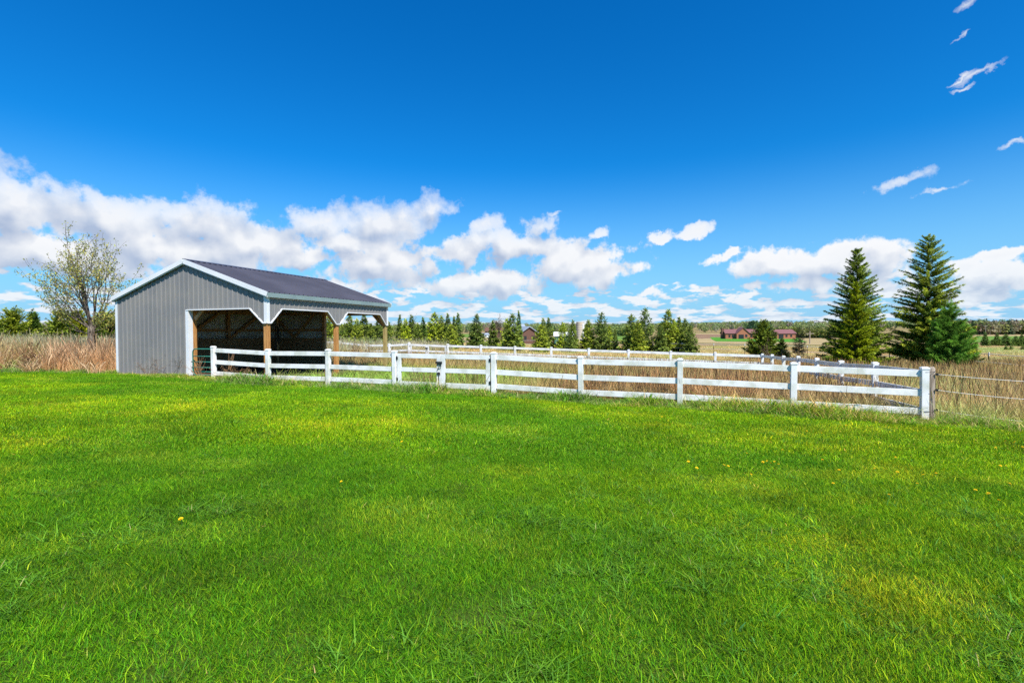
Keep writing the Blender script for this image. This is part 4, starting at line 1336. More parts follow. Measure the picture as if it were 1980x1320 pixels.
# shed and paddock outlines
def shed_local(x, y):
    dx, dy = x - ORG.x, y - ORG.y
    return dx * gdir.x + dy * gdir.y, dx * ldir.x + dy * ldir.y


def in_shed(x, y, m_=0.05):
    a, b = shed_local(x, y)
    return (a > -m_) & (a < W + m_) & (b > -m_) & (b < L + m_)


fx0, fy0 = FP[-1][0], FP[-1][1]
def front_d(x, y): return (y - fy0) * math.cos(FA) + (x - fx0) * math.sin(FA)          # metres beyond the front fence line
def side_d(x, y):                                                                       # metres right of the side fence line
    n_ = np.array([math.sin(sa), -math.cos(sa)])
    return (x - fx0) * n_[0] + (y - fy0) * n_[1]
def back_d(x, y): return (y - BV[1]) * math.cos(BV[2]) + (x - BV[0]) * math.sin(BV[2])


# ---- lawn
GE = (0.06, 0.20, 0.006)
GA, GB, GC, GD = (0.200, 0.385, 0.008), (0.36, 0.47, 0.014), (0.105, 0.28, 0.014), (0.62, 0.54, 0.12)
lawn_p = []
for i in range(4):
    lawn_p.append(clump_obj("lawn_clump", [blades(520, 0.20, 0.028, 0.058, 0.0034, [GA, GA, GB, GC, GE, GC], 100 + i, 0.5, 0.35, 2),
                                           blades(22, 0.2, 0.045, 0.075, 0.005, [GB, GC, GA], 200 + i, 0.5, 0.5, 2),
                                           blades(12, 0.2, 0.02, 0.05, 0.004, [GD, (0.34, 0.27, 0.09)], 300 + i, 0.9, 0.3, 2)], LEAF_L))
lawn_far = [clump_obj("lawn_clump_far", [blades(420, 0.30, 0.026, 0.058, 0.0075, [GA, GB, GC, GE, GA], 400 + i, 0.55, 0.35, 1), blades(12, 0.3, 0.02, 0.05, 0.008, [GD, (0.34, 0.27, 0.09)], 470 + i, 0.9, 0.2, 1)], LEAF_L) for i in range(3)]


def lawn_tint(x, y):
    p = fbm(x, y, 2.6, 11); q = fbm(x, y, 0.5, 21); s_ = fbm(x, y * 2.4, 1.1, 31)
    f = np.clip((p - 0.38) * 3.2, 0, 1)
    t = mixc((0.58, 0.78, 0.56), (1.20, 1.12, 0.52), f)
    d = np.clip((0.46 - q) * 4.0, 0, 1)
    t = t * (1 - 0.34 * d[:, None])
    yl = np.clip((s_ - 0.585) * 5, 0, 1)
    t = t * (1 - yl[:, None]) + t * np.array([2.0, 1.34, 2.4])[None] * yl[:, None]
    # mowing bands, faint
    band = 0.5 + 0.5 * np.sin((y + 0.33 * x) * 2 * math.pi / 1.15 + 0.8 * np.sin(x * 0.3))
    t = t * (0.90 + 0.20 * band[:, None] * np.clip((y - 5) / 5, 0, 1)[:, None])
    return t * np.random.default_rng(3).uniform(0.66, 1.30, (len(x), 1))


def lawn_scatter(name, label, n, y0, y1, pats, seed, s0, s1):
    x, y = pts_in(n, -24, 20, y0, y1, lambda x, y: (y < lawn_edge(x) + 0.05) & ~in_shed(x, y, 0.1), seed)
    r = np.random.default_rng(seed + 1); n = len(x)
    tall = np.clip((fbm(x, y, 0.42, 77) - 0.47) * 4, -0.55, 1.1)
    sc = r.uniform(s0, s1, n)
    scatter(name, label, "grass", np.stack([x, y, gz(x, y) + 0.012], 1), np.stack([r.normal(0, 0.04, n), r.normal(0, 0.04, n), r.uniform(0, 6.28, n)], 1),
            np.stack([sc, sc, sc * (1 + 0.45 * tall)], 1), lawn_tint(x, y), r.integers(0, len(pats), n), pats)


lawn_scatter("lawn_grass", "short mown green grass filling the foreground", 26000 * DENS // 100, 0.6, 6.2, lawn_p, 1, 0.85, 1.25)
lawn_scatter("lawn_grass", "short mown green grass stretching to the fence line", 52000 * DENS // 100, 5.8, 21.5, lawn_far, 5, 0.9, 1.3)
# coarser tufts and clover standing above the cut
tuft = [clump_obj("grass_tuft", [blades(26, 0.06, 0.06, 0.13, 0.0075, [(0.13, 0.27, 0.015), (0.08, 0.23, 0.03), (0.19, 0.28, 0.02)], 500 + i, 0.5, 0.6, 3)]) for i in range(3)]
broad = [clump_obj("broad_leaves", [blades(14, 0.05, 0.04, 0.09, 0.020, [(0.07, 0.22, 0.05), (0.10, 0.26, 0.05)], 520 + i, 0.9, 0.4, 3)]) for i in range(2)]
coarse = [clump_obj("coarse_grass", [blades(34, 0.09, 0.07, 0.15, 0.008, [(0.09, 0.23, 0.022), (0.14, 0.30, 0.02), (0.07, 0.18, 0.015)], 540 + i, 0.6, 0.7, 3), blades(2, 0.1, 0.05, 0.10, 0.004, [(0.5, 0.42, 0.18)], 560 + i, 0.9, 0.4, 2)]) for i in range(3)]
x, y = pts_in(2200, -8, 8, 0.9, 4.6, lambda x, y: fbm(x, y, 0.8, 191) > 0.60, 65)
r_ = np.random.default_rng(66); n = len(x); sc = r_.uniform(0.55, 1.1, n)
scatter("coarse_tufts", "coarse dark blue-green grass tufts in the near lawn", "grass", np.stack([x, y, gz(x, y) + 0.012], 1), np.stack([0 * x, 0 * x, r_.uniform(0, 6.28, n)], 1), np.stack([sc, sc, sc], 1), np.ones((n, 3)) * r_.uniform(0.7, 1.2, (n, 1)), r_.integers(0, 3, n), coarse)
x, y = pts_in(9000, -16, 14, 0.8, 13, lambda x, y: (y < lawn_edge(x) - 0.2) & (fbm(x, y, 0.8, 91) > 0.52), 61)
r_ = np.random.default_rng(62); n = len(x); sc = r_.uniform(0.5, 1.05, n)
scatter("tall_tufts", "taller grass tufts and broad weeds scattered in the lawn", "grass", np.stack([x, y, gz(x, y) + 0.012], 1), np.stack([0 * x, 0 * x, r_.uniform(0, 6.28, n)], 1), np.stack([sc, sc, sc], 1),
        np.ones((n, 3)) * r_.uniform(0.75, 1.2, (n, 1)), r_.choice([0, 1, 2, 3, 4], n, p=[.3, .3, .3, .05, .05]), tuft + broad)

# ---- unmown strip along fence and shed: lush green, some dead stalks
weed = [clump_obj("weed_clump", [blades(70, 0.16, 0.10, 0.26, 0.0095, [(0.19, 0.34, 0.025), (0.11, 0.25, 0.02), (0.29, 0.39, 0.045)], 600 + i, 0.45, 0.5, 3),
                                 blades(16, 0.16, 0.1, 0.30, 0.008, [(0.62, 0.50, 0.25), (0.50, 0.38, 0.18)], 640 + i, 0.8, 0.4, 2)]) for i in range(3)]
weed += [clump_obj("weed_leaf_clump", [blades(46, 0.15, 0.06, 0.2, 0.024, [(0.085, 0.23, 0.02), (0.14, 0.30, 0.025)], 660 + i, 0.8, 0.4, 3)]) for i in range(2)]
x, y = pts_in(30000, -26, 20, 7, 24, lambda x, y: (y > lawn_edge(x) - 0.16) & (y < lawn_edge(x) + 1.0) & ~in_shed(x, y, 0.03), 71)
r_ = np.random.default_rng(72); n = len(x)
d_ = (y - lawn_edge(x))
hh = np.where(x > -9.3, 1.75, 1.2) * np.clip(0.55 + 0.7 * d_, 0.4, 1.0) * np.clip(0.45 + 1.9 * (fbm(x, y, 0.8, 73) - 0.32), 0.25, 1.4) * np.where(x < -9.3, 0.85, 1.0) * np.where(x > 3, 1.0, 0.92)
f = np.clip((fbm(x, y, 1.4, 75) - 0.45) * 3, 0, 1)
scatter("fence_weeds", "lush unmown green weeds along the foot of the fence and shed", "weeds", np.stack([x, y, gz(x, y)], 1), np.stack([r_.normal(0, 0.1, n), r_.normal(0, 0.1, n), r_.uniform(0, 6.28, n)], 1), np.stack([hh * 1.0, hh * 1.0, hh], 1),
        mixc((0.85, 0.95, 1.0), (1.5, 1.2, 0.9), f) * r_.uniform(0.8, 1.2, (n, 1)), r_.choice([0, 1, 2, 3, 4], n, p=[.24, .23, .23, .15, .15]), weed)

# ---- dry meadow
TN, ST, BR, RD, OL = (0.64, 0.51, 0.235), (0.80, 0.67, 0.36), (0.43, 0.31, 0.15), (0.52, 0.33, 0.15), (0.44, 0.44, 0.12)
mid_ = [clump_obj("meadow_clump", [blades(60, 0.22, 0.30, 0.62, 0.0065, [TN, ST, TN, BR, OL, TN, RD], 700 + i, 0.28, 0.3, 3), blades(34, 0.24, 0.15, 0.4, 0.0075, [OL, OL, TN, (0.22, 0.28, 0.055)], 720 + i, 0.4, 0.5, 2),
                                   blades(5, 0.2, 0.55, 0.85, 0.0055, [BR, (0.10, 0.06, 0.035), RD], 740 + i, 0.2, 0.1, 3, head=1.2)]) for i in range(4)]
far_ = [clump_obj("meadow_clump_far", [blades(70, 0.6, 0.30, 0.65, 0.020, [TN, ST, TN, BR, OL], 760 + i, 0.35, 0.3, 1), blades(14, 0.6, 0.45, 0.8, 0.014, [BR, RD, ST], 770 + i, 0.25, 0.15, 1)]) for i in range(3)]
tall_ = [clump_obj("tall_grass_clump", [blades(64, 0.24, 0.80, 1.5, 0.0085, [(0.60, 0.40, 0.20), (0.52, 0.30, 0.15), (0.66, 0.49, 0.28), (0.38, 0.22, 0.11)], 800 + i, 0.20, 0.22, 3),
                                        blades(16, 0.24, 1.0, 1.6, 0.012, [(0.44, 0.33, 0.21), (0.38, 0.26, 0.16)], 820 + i, 0.12, 0.2, 3, head=1.0),
                                        blades(26, 0.24, 0.3, 0.8, 0.01, [(0.50, 0.36, 0.19), (0.33, 0.2, 0.1)], 830 + i, 0.4, 0.4, 2)]) for i in range(3)]


def meadow(name, label, n, box, keep, pats, seed, ht, tintf, wide=1.0):
    x, y = pts_in(n, *box, keep, seed)
    r = np.random.default_rng(seed + 1); n = len(x)
    h = ht(x, y) * r.uniform(0.75, 1.2, n)
    scatter(name, label, "grass", np.stack([x, y, gz(x, y)], 1), np.stack([r.normal(0, 0.06, n), r.normal(0, 0.06, n), r.uniform(0, 6.28, n)], 1), np.stack([wide * r.uniform(0.8, 1.2, n), wide * r.uniform(0.8, 1.2, n), h], 1),
            tintf(x, y) * r.uniform(0.8, 1.2, (n, 1)), r.integers(0, len(pats), n), pats)


def left_tint(x, y):
    d = y - lawn_edge(x)
    t = mixc((1.62, 1.62, 1.55), (1.30, 1.16, 1.06), np.clip((d - 0.5) / 1.2, 0, 1))
    b = np.clip((d - 3.0) / 3, 0, 1)[:, None]
    t = t * (1 - b) + np.array([1.12, 1.42, 1.40])[None] * b
    g_ = np.clip((fbm(x, y, 1.6, 60) - 0.52) * 5, 0, 1)[:, None]
    t = t * (1 - g_) + t * np.array([0.62, 0.85, 0.6])[None] * g_
    return t * (0.7 + 0.6 * fbm(x, y, 1.2, 58)[:, None])


def meadow_tint(x, y):
    f = np.clip((fbm(x, y, 3.2, 41) - 0.42) * 3.5, 0, 1); g_ = np.clip((fbm(x, y, 1.6, 45) - 0.5) * 4, 0, 1)
    t = mixc((1.05, 0.98, 0.95), (0.80, 1.02, 0.72), f)
    return t * (1 - g_[:, None]) + t * np.array([1.05, 0.82, 0.78])[None] * g_[:, None]


def pad_keep(x, y): return (front_d(x, y) > 0.12) & (side_d(x, y) < -0.1) & (back_d(x, y) < 0.3) & ~in_shed(x, y, 0.15)


near_shed = lambda x, y: np.clip(1 - (np.hypot(x + 4.2, y - 18.5) - 2.5) / 5.0, 0, 1)
meadow("paddock_grass", "dry brown and olive grass growing inside the paddock", 8200, (-12, 15, 9, 36), pad_keep, mid_, 51,
       lambda x, y: 0.95 * (1 - 0.62 * near_shed(x, y)), lambda x, y: meadow_tint(x, y) * (1 - near_shed(x, y)[:, None]) + near_shed(x, y)[:, None] * np.array([0.62, 1.25, 0.45])[None])
meadow("meadow_grass", "pale straw and green grass right of the paddock", 9000, (8, 46, 8, 38), lambda x, y: (side_d(x, y) > 0.1) & (front_d(x, y) > -0.35) & (y > lawn_edge(x) + 0.5), mid_, 53,
       lambda x, y: 1.05 + 0 * x, lambda x, y: meadow_tint(x, y) * np.array([1.08, 1.12, 1.1])[None])
meadow("meadow_grass", "dry tan grass beyond the back fence up to the spruces", 15000, (-70, 90, 24, 95), lambda x, y: ((back_d(x, y) > 0.2) & (side_d(x, y) < 30) | (y > 38)) & (side_d(x, y) < 200) & ~in_shed(x, y, 0.3) & ((x > -11) | (y > 48)), far_, 55,
       lambda x, y: 0.85 * np.clip(1.25 - y / 90, 0.45, 1.0), meadow_tint, 1.35)
meadow("tall_grass", "tall reddish tan grass left of the shed", 5200, (-48, -6, 17, 50), lambda x, y: (y > lawn_edge(x) + 0.3) & (shed_local(x, y)[0] < -0.3), tall_, 57,
       lambda x, y: np.clip((y - lawn_edge(x)) / 1.6, 0.35, 1.0) * (1.04 + 0.22 * (fbm(x, y, 5, 59) - 0.4)) * 1.0, left_tint)
# thin dead stems standing against the rails and at the right
stemp = [clump_obj("weed_stems", [blades(7, 0.18, 0.65, 1.05, 0.006, [(0.13, 0.08, 0.045), (0.20, 0.12, 0.065)], 900 + i, 0.16, 0.06, 3), blades(10, 0.18, 0.55, 0.95, 0.005, [(0.26, 0.16, 0.08)], 910 + i, 0.2, 0.1, 3, head=1.6)]) for i in range(3)]
x, y = pts_in(1500, -3, 19, 8, 17, lambda x, y: (front_d(x, y) > 0.1) & (front_d(x, y) < 1.3) & (fbm(x, y, 1.5, 95) > 0.42) & (y > lawn_edge(x) + 0.3), 81)
r_ = np.random.default_rng(82); n = len(x); sc = r_.uniform(0.6, 1.05, n) * np.where(x > 9.2, 1.25, 1)
scatter("dead_stems", "thin dead brown weed stems standing behind the front rails", "weeds", np.stack([x, y, gz(x, y)], 1), np.stack([r_.normal(0, .1, n), r_.normal(0, .1, n), r_.uniform(0, 6.28, n)], 1), np.stack([sc, sc, sc], 1),
        np.ones((n, 3)) * r_.uniform(0.7, 1.3, (n, 1)), r_.integers(0, 3, n), stemp)

x, y = pts_in(1300, -40, -8, 17, 40, lambda x, y: (y > lawn_edge(x) + 0.6) & (shed_local(x, y)[0] < -0.4), 85)
r_ = np.random.default_rng(86); n = len(x); sc = r_.uniform(1.2, 1.75, n)
scatter("dead_stems", "dark dead weed stems and seed heads among the tall grass on the left", "weeds", np.stack([x, y, gz(x, y)], 1), np.stack([r_.normal(0, .16, n), r_.normal(0, .16, n), r_.uniform(0, 6.28, n)], 1), np.stack([sc * 0.8, sc * 0.8, sc], 1),
        np.ones((n, 3)) * r_.uniform(0.7, 1.6, (n, 1)), r_.integers(0, 3, n), stemp)
gr_ = [clump_obj("green_bent_grass", [blades(60, 0.3, 0.35, 0.75, 0.009, [(0.34, 0.38, 0.10), (0.48, 0.44, 0.17), (0.24, 0.30, 0.07)], 990 + i, 0.5, 0.7, 3)]) for i in range(2)]
x, y = pts_in(5200, -40, 46, 10, 45, lambda x, y: (y > lawn_edge(x) + 0.7) & ~in_shed(x, y, 0.2) & (fbm(x, y, 2.3, 97) > 0.52), 87)
r_ = np.random.default_rng(88); n = len(x); sc = r_.uniform(0.5, 1.05, n) * np.where(x < -9, 1.75, 1.0)
scatter("meadow_grass", "greenish bent grass mixed into the dry meadow", "grass", np.stack([x, y, gz(x, y)], 1), np.stack([r_.normal(0, .1, n), r_.normal(0, .1, n), r_.uniform(0, 6.28, n)], 1), np.stack([sc, sc, sc], 1),
        np.ones((n, 3)) * r_.uniform(0.7, 1.25, (n, 1)), r_.integers(0, 2, n), gr_)

# ---- woods on the far hills: one mass of crowns
def wood_tree(seed, cols, n=150, con=False):
    r = np.random.default_rng(seed)
    if con:
        V, F, C, _ = conifer(1.0, 0.26, seed, 12, 7, 4, 0.2, 0.10, 0.05, 0.9, 0.0, 0.7, cols[0], cols[1], 0.05, 0.1)
        return clump_obj("wood_conifer", [(V, F, C)])
    p = unit(r.normal(0, 1, (n, 3))) * (r.uniform(0.5, 1.0, (n, 1)) ** 0.5)
    P_ = p * np.array([0.30, 0.30, 0.36]) + np.array([0, 0, 0.62]) + r.normal(0, 0.03, (n, 3))
    D_ = unit(p + r.normal(0, 0.6, (n, 3))); N_ = unit(np.cross(D_, r.normal(0, 1, (n, 3))))
    V, F = quads(P_, D_, N_, 0.17 * r.uniform(0.6, 1.2, n), 0.11)
    C = np.array(cols)[r.integers(0, len(cols), n)] * r.uniform(0.75, 1.2, (n, 1))
    st = blades(3, 0.04, 0.6, 0.85, 0.035, [(0.20, 0.18, 0.15)], seed + 1, 0.1, 0.0, 1)
    return clump_obj("wood_tree", [(V, F, np.repeat(C, 4, 0)), st])


woodp = [wood_tree(950, [(0.14, 0.17, 0.05), (0.19, 0.20, 0.06)]), wood_tree(951, [(0.09, 0.13, 0.04), (0.13, 0.16, 0.05)]), wood_tree(952, [(0.19, 0.14, 0.09), (0.16, 0.12, 0.085)], 110), wood_tree(953, [(0.21, 0.20, 0.12), (0.17, 0.17, 0.09)], 100),
         wood_tree(954, [(0.03, 0.06, 0.03), (0.05, 0.085, 0.035)], con=True)]


def woods(label, n, px0, px1, Y0, Y1, h0, h1, prob, tint, seed, dens=None):
    r = np.random.default_rng(seed)
    Yd = r.uniform(Y0, Y1, n); px = r.uniform(px0, px1, n)
    x = (px - 990) / FPX * Yd; y = Yd
    if dens is not None:
        k = r.random(n) < dens(px, Yd); x, y, px, Yd = x[k], y[k], px[k], Yd[k]
    n = len(x); h = r.uniform(h0, h1, n) * (0.8 + 0.4 * value_noise(x, y, 60, seed))
    wd = h * r.uniform(0.8, 1.25, n)
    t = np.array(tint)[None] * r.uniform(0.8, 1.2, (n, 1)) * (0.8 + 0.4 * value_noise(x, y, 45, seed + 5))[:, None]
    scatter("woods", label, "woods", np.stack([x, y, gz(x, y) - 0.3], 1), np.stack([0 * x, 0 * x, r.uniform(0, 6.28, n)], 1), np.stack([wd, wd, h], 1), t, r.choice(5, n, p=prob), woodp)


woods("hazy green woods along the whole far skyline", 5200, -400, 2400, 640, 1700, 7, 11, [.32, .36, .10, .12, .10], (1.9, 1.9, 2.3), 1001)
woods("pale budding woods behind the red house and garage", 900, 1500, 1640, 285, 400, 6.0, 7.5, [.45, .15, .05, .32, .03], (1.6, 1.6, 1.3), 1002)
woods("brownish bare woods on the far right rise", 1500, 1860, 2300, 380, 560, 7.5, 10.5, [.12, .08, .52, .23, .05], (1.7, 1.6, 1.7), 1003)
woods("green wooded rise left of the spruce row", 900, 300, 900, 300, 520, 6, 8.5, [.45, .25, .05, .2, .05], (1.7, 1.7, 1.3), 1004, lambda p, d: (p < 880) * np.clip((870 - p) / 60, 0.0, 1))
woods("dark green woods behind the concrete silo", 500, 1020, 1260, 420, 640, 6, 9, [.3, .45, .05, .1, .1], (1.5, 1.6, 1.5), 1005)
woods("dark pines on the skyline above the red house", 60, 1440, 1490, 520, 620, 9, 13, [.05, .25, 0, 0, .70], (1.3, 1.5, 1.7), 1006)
# ------------------------------------------------------------------ far buildings
def gable_house(o, x0, x1, y0, y1, h, rise, along, mats, over=0.4):
    """walls and roof of a gabled block in the thing's own frame; ridge along 'x' or 'y'"""
    mb = MB()
    vs = [(x0, y0, -0.6), (x1, y0, -0.6), (x1, y1, -0.6), (x0, y1, -0.6), (x0, y0, h), (x1, y0, h), (x1, y1, h), (x0, y1, h)]
    fs = [(0, 1, 5, 4), (1, 2, 6, 5), (2, 3, 7, 6), (3, 0, 4, 7)]
    if along == "x":
        ym = (y0 + y1) / 2; vs += [(x0, ym, h + rise), (x1, ym, h + rise)]; fs += [(4, 8, 7), (5, 6, 9)]
    else:
        xm = (x0 + x1) / 2; vs += [(xm, y0, h + rise), (xm, y1, h + rise)]; fs += [(4, 5, 8), (7, 9, 6)]
    mb.add(vs, fs); mb.build("wall", mats[0], o)
    mb = MB(); t = 0.22
    if along == "x":
        ym = (y0 + y1) / 2; sl = rise / (ym - y0)
        pr = [(y0 - over, h - sl * over), (ym, h + rise), (y1 + over, h - sl * over)]
        a, b = x0 - over, x1 + over
        vs = [(e, y, z + dz) for e in (a, b) for dz in (0.03, t) for y, z in pr]
    else:
        xm = (x0 + x1) / 2; sl = rise / (xm - x0)
        pr = [(x0 - over, h - sl * over), (xm, h + rise), (x1 + over, h - sl * over)]
        a, b = y0 - over, y1 + over
        vs = [(x, e, z + dz) for e in (a, b) for dz in (0.03, t) for x, z in pr]
    mb.add(vs, [(3, 4, 10, 9), (4, 5, 11, 10), (0, 6, 7, 1), (1, 7, 8, 2), (0, 1, 4, 3), (1, 2, 5, 4), (6, 9, 10, 7), (7, 10, 11, 8), (0, 3, 9, 6), (2, 8, 11, 5)])
    return mb.build("roof", mats[1], o)


def stand(name, label, cat, px, yb, Yd, rz=0.0):
    r = ray(px, yb); x, y = r.x * Yd, Yd
    return thing(name, label, cat, (x, y, gzf(x, y)), rz)


REDW = mat("red_brick", (0.36, 0.145, 0.085), 0.85, 0.1, (0.31, 0.12, 0.07), 2.0); REDR = mat("maroon_roof", (0.19, 0.085, 0.085), 0.7, 0.2)
WHT = mat("white_boards", (0.72, 0.72, 0.70), 0.7, 0.2); GRR = mat("grey_roof", (0.27, 0.31, 0.36), 0.6, 0.3); BRN = mat("brown_boards", (0.14, 0.075, 0.055), 0.85, 0.1)
CON = mat("silo_concrete", (0.55, 0.47, 0.36), 0.9, 0.1, (0.46, 0.39, 0.30), 0.6, (1, 1, 4)); GLS = mat("dark_glass", (0.02, 0.025, 0.03), 0.15, 0.5); GRB = mat("green_sheet", (0.05, 0.17, 0.14), 0.6, 0.3)


def windows(o, spots, y):
    for x, z, w, h in spots:
        f = MB(); f.box((x, y - 0.04, z), (w + 0.24, 0.08, h + 0.24)); q = f.build("window", WHT if w > 1 else BRN, o)
        g_ = MB(); g_.box((x, y - 0.10, z), (w, 0.05, h)); g_.build("pane", GLS, q)


Yh = 262
h1 = stand("brick_house", "long red brick house with maroon roof and a front gable", "house", 1403, 655, Yh, -0.08)
k = Yh / FPX
rf = gable_house(h1, 0, 17.5, 0, 8, 3.0, 2.0, "x", (REDW, REDR))
gable_house(h1, 5.0, 11.5, -2.0, 3.5, 3.0, 2.9, "y", (REDW, REDR))
mb = MB(); mb.box((-0.6, 3.0, 2.6), (1.3, 1.4, 6.2)); mb.build("chimney", BRN, rf)
windows(h1, ((2.0, 1.6, 0.8, 1.2), (3.7, 1.6, 0.8, 1.2), (13.2, 1.6, 0.8, 1.2), (15.6, 1.6, 1.0, 1.3)), 0)
windows(h1, ((9.9, 1.8, 0.9, 1.2),), -2.0)
mb = MB(); mb.box((7.3, -2.05, 1.2), (2.6, 0.14, 2.4)); mb.build("door", GLS, h1)
h2 = stand("brick_garage", "red brick garage with maroon roof right of the round juniper", "garage", 1506, 654, 255, 0.10)
gable_house(h2, -1.0, 9.5, 0, 7.5, 2.9, 1.9, "x", (REDW, REDR))
windows(h2, ((4.2, 1.7, 0.9, 1.0), (6.8, 1.7, 0.9, 1.0)), 0)
mb = MB(); mb.box((1.2, -0.06, 1.2), (2.6, 0.12, 2.4)); mb.build("garage_door", GLS, h2)
b1 = stand("barn", "brown barn with a dark roof beyond the green field gap", "barn", 938, 641, 300, -0.1)
gable_house(b1, 0, 11, 0, 8, 3.6, 2.2, "x", (BRN, BRN), 0.3)
b1s = stand("white_shed", "low white shed left of the brown barn", "shed", 929, 642, 296, -0.1)
gable_house(b1s, 0, 5, 0, 4, 1.5, 0.9, "x", (WHT, GRR), 0.2)
windows(b1s, ((1.4, 0.7, 0.5, 0.6), (3.3, 0.7, 0.5, 0.6)), 0)
b2 = stand("barn", "old farm barn with grey roof, white gable and brown front", "barn", 1008, 665, 105, 0.25)
gable_house(b2, 0, 3.6, 0, 7.0, 2.3, 1.2, "y", (BRN, GRR), 0.35)
gable_house(b2, -0.4, 2.6, 5, 11, 2.7, 1.4, "x", (WHT, GRR), 0.3)
windows(b2, ((0.9, 1.2, 0.5, 0.8), (2.6, 1.2, 0.5, 0.8)), 0)
si = stand("silo", "pale concrete silo between the spruces", "silo", 1122, 658, 190)
mb = MB(); ns = 12
mb.tube([(0, 0, -0.5 + 8.0 * i / ns) for i in range(ns + 1)], 1.55, 20); mb.build("silo_wall", CON, si)
for z in (0.9, 1.8, 2.7, 3.6, 4.5, 5.4, 6.3, 7.2):
    mb = MB(); mb.tube([(0, 0, z - 0.03), (0, 0, z + 0.03)], 1.59, 20); mb.build("hoop", GRR, si)
mb = MB(); mb.box((1.0, -1.35, 3.4), (0.7, 0.5, 7.0)); mb.build("chute", WHT, si)
s3 = stand("green_shed", "low green shed with a white roof between the spruces", "shed", 1072, 664, 120, -0.1)
gable_house(s3, 0, 4.5, 0, 3.5, 1.7, 0.8, "x", (GRB, WHT), 0.2)
s4 = stand("white_trailer", "small white farm trailer beside the green shed", "trailer", 1083, 660, 130, -0.1)
mb = MB(); mb.box((1.2, 0, 1.45), (3.0, 1.6, 1.5)); mb.build("trailer_body", WHT, s4, bevel=0.1)
for dx in (0.5, 1.9):
    mb = MB(); mb.tube([(dx, -0.95, 0.4), (dx, -0.75, 0.4)], 0.4, 14); mb.build("wheel", M["black"], s4)
s5 = stand("pole_shed", "open pole shed with pale roof left of the silo", "shed", 1096, 656, 165, 0)
gable_house(s5, 0, 2.6, 0, 4, 2.4, 0.6, "x", (BRN, GRR), 0.2)
# power poles
for (px, yb, yt, Yd, lab) in ((1906, 652, 628, 230, "dark utility pole above the row of dark spruces"), (1566, 668, 640, 120, "slim grey pole by the budding wood")):
    q = at(px, yt, Yd); p0 = thing("utility_pole", lab, "pole", (q.x, q.y, gzf(q.x, q.y)))
    h = q.z - p0.location.z
    mb = MB(); mb.tube([(0, 0, -0.5), (0, 0, h)], [0.16, 0.11], 8); mb.build("pole_shaft", M["grey_wood"], p0)
    mb = MB(); mb.box((0, 0, h - 0.6), (2.0, 0.12, 0.14)); mb.build("crossarm", M["grey_wood"], p0)

# ------------------------------------------------------------------ small things near by
# dandelions
def dandelion():
    mb = MB()
    vs, fs = [], []
    for ring, (n, r0, r1, z0, z1) in enumerate(((16, 0.004, 0.021, 0.0, 0.004), (13, 0.003, 0.016, 0.003, 0.010), (9, 0.002, 0.010, 0.005, 0.013))):
        for k in range(n):
            a = 6.283 * k / n + ring * 0.3; da = 0.16 + 0.05 * ring
            b_ = len(vs)
            vs += [(r0 * math.cos(a), r0 * math.sin(a), z0), (r1 * math.cos(a - da), r1 * math.sin(a - da), z1), (r1 * 1.06 * math.cos(a), r1 * 1.06 * math.sin(a), z1 - 0.001), (r1 * math.cos(a + da), r1 * math.sin(a + da), z1)]
            fs.append((b_, b_ + 1, b_ + 2, b_ + 3))
    mb.add(vs, fs)
    return mb


DSP = [(45, 843), (132, 803), (136, 806), (98, 798), (68, 818), (108, 756), (172, 830), (257, 750), (363, 744), (467, 813), (707, 838), (756, 835), (777, 863), (660, 944), (1560, 841), (1588, 845), (1626, 829), (1636, 829), (1712, 829), (1784, 856),
       (1444, 886), (1400, 910), (1408, 912), (1347, 916), (1331, 903), (1475, 904), (1483, 902), (1490, 906), (1497, 903), (1505, 908), (1513, 879), (1452, 929), (1590, 899), (1622, 920), (1691, 917), (1611, 947), (1719, 970), (1731, 894), (1735, 924),
       (1785, 929), (1773, 947), (1810, 926), (1886, 960), (1911, 967), (1931, 981), (1952, 947), (1944, 861), (1962, 863), (1925, 874), (1977, 873), (1934, 911), (1945, 911), (350, 1020), (1184, 902), (985, 842), (868, 752), (1280, 812), (1418, 826)]
fl_me = mesh_of(dandelion(), "flower_head", M["petal"])
sb = MB(); sb.tube([(0, 0, -0.075), (0.004, 0, -0.04), (0, 0, 0.0)], 0.0022, 5)
st_me = mesh_of(sb, "flower_stem", M["stem"])
for i, (px, py) in enumerate(DSP):
    g0 = ground_at(px, py)
    t = thing("dandelion", "yellow dandelion flower on a short stem in the mown lawn", "dandelion", (g0.x, g0.y, g0.z + 0.068), random.uniform(0, 6), "dandelions in the lawn")
    t.rotation_euler = (random.uniform(-0.2, 0.55), random.uniform(-0.3, 0.3), random.uniform(0, 6))
    s = random.uniform(0.55, 0.85); t.scale = (s, s, s)
    for nm, me in (("flower_head", fl_me), ("stem", st_me)):
        c = bpy.data.objects.new(nm, me); COL.objects.link(c); c.parent = t


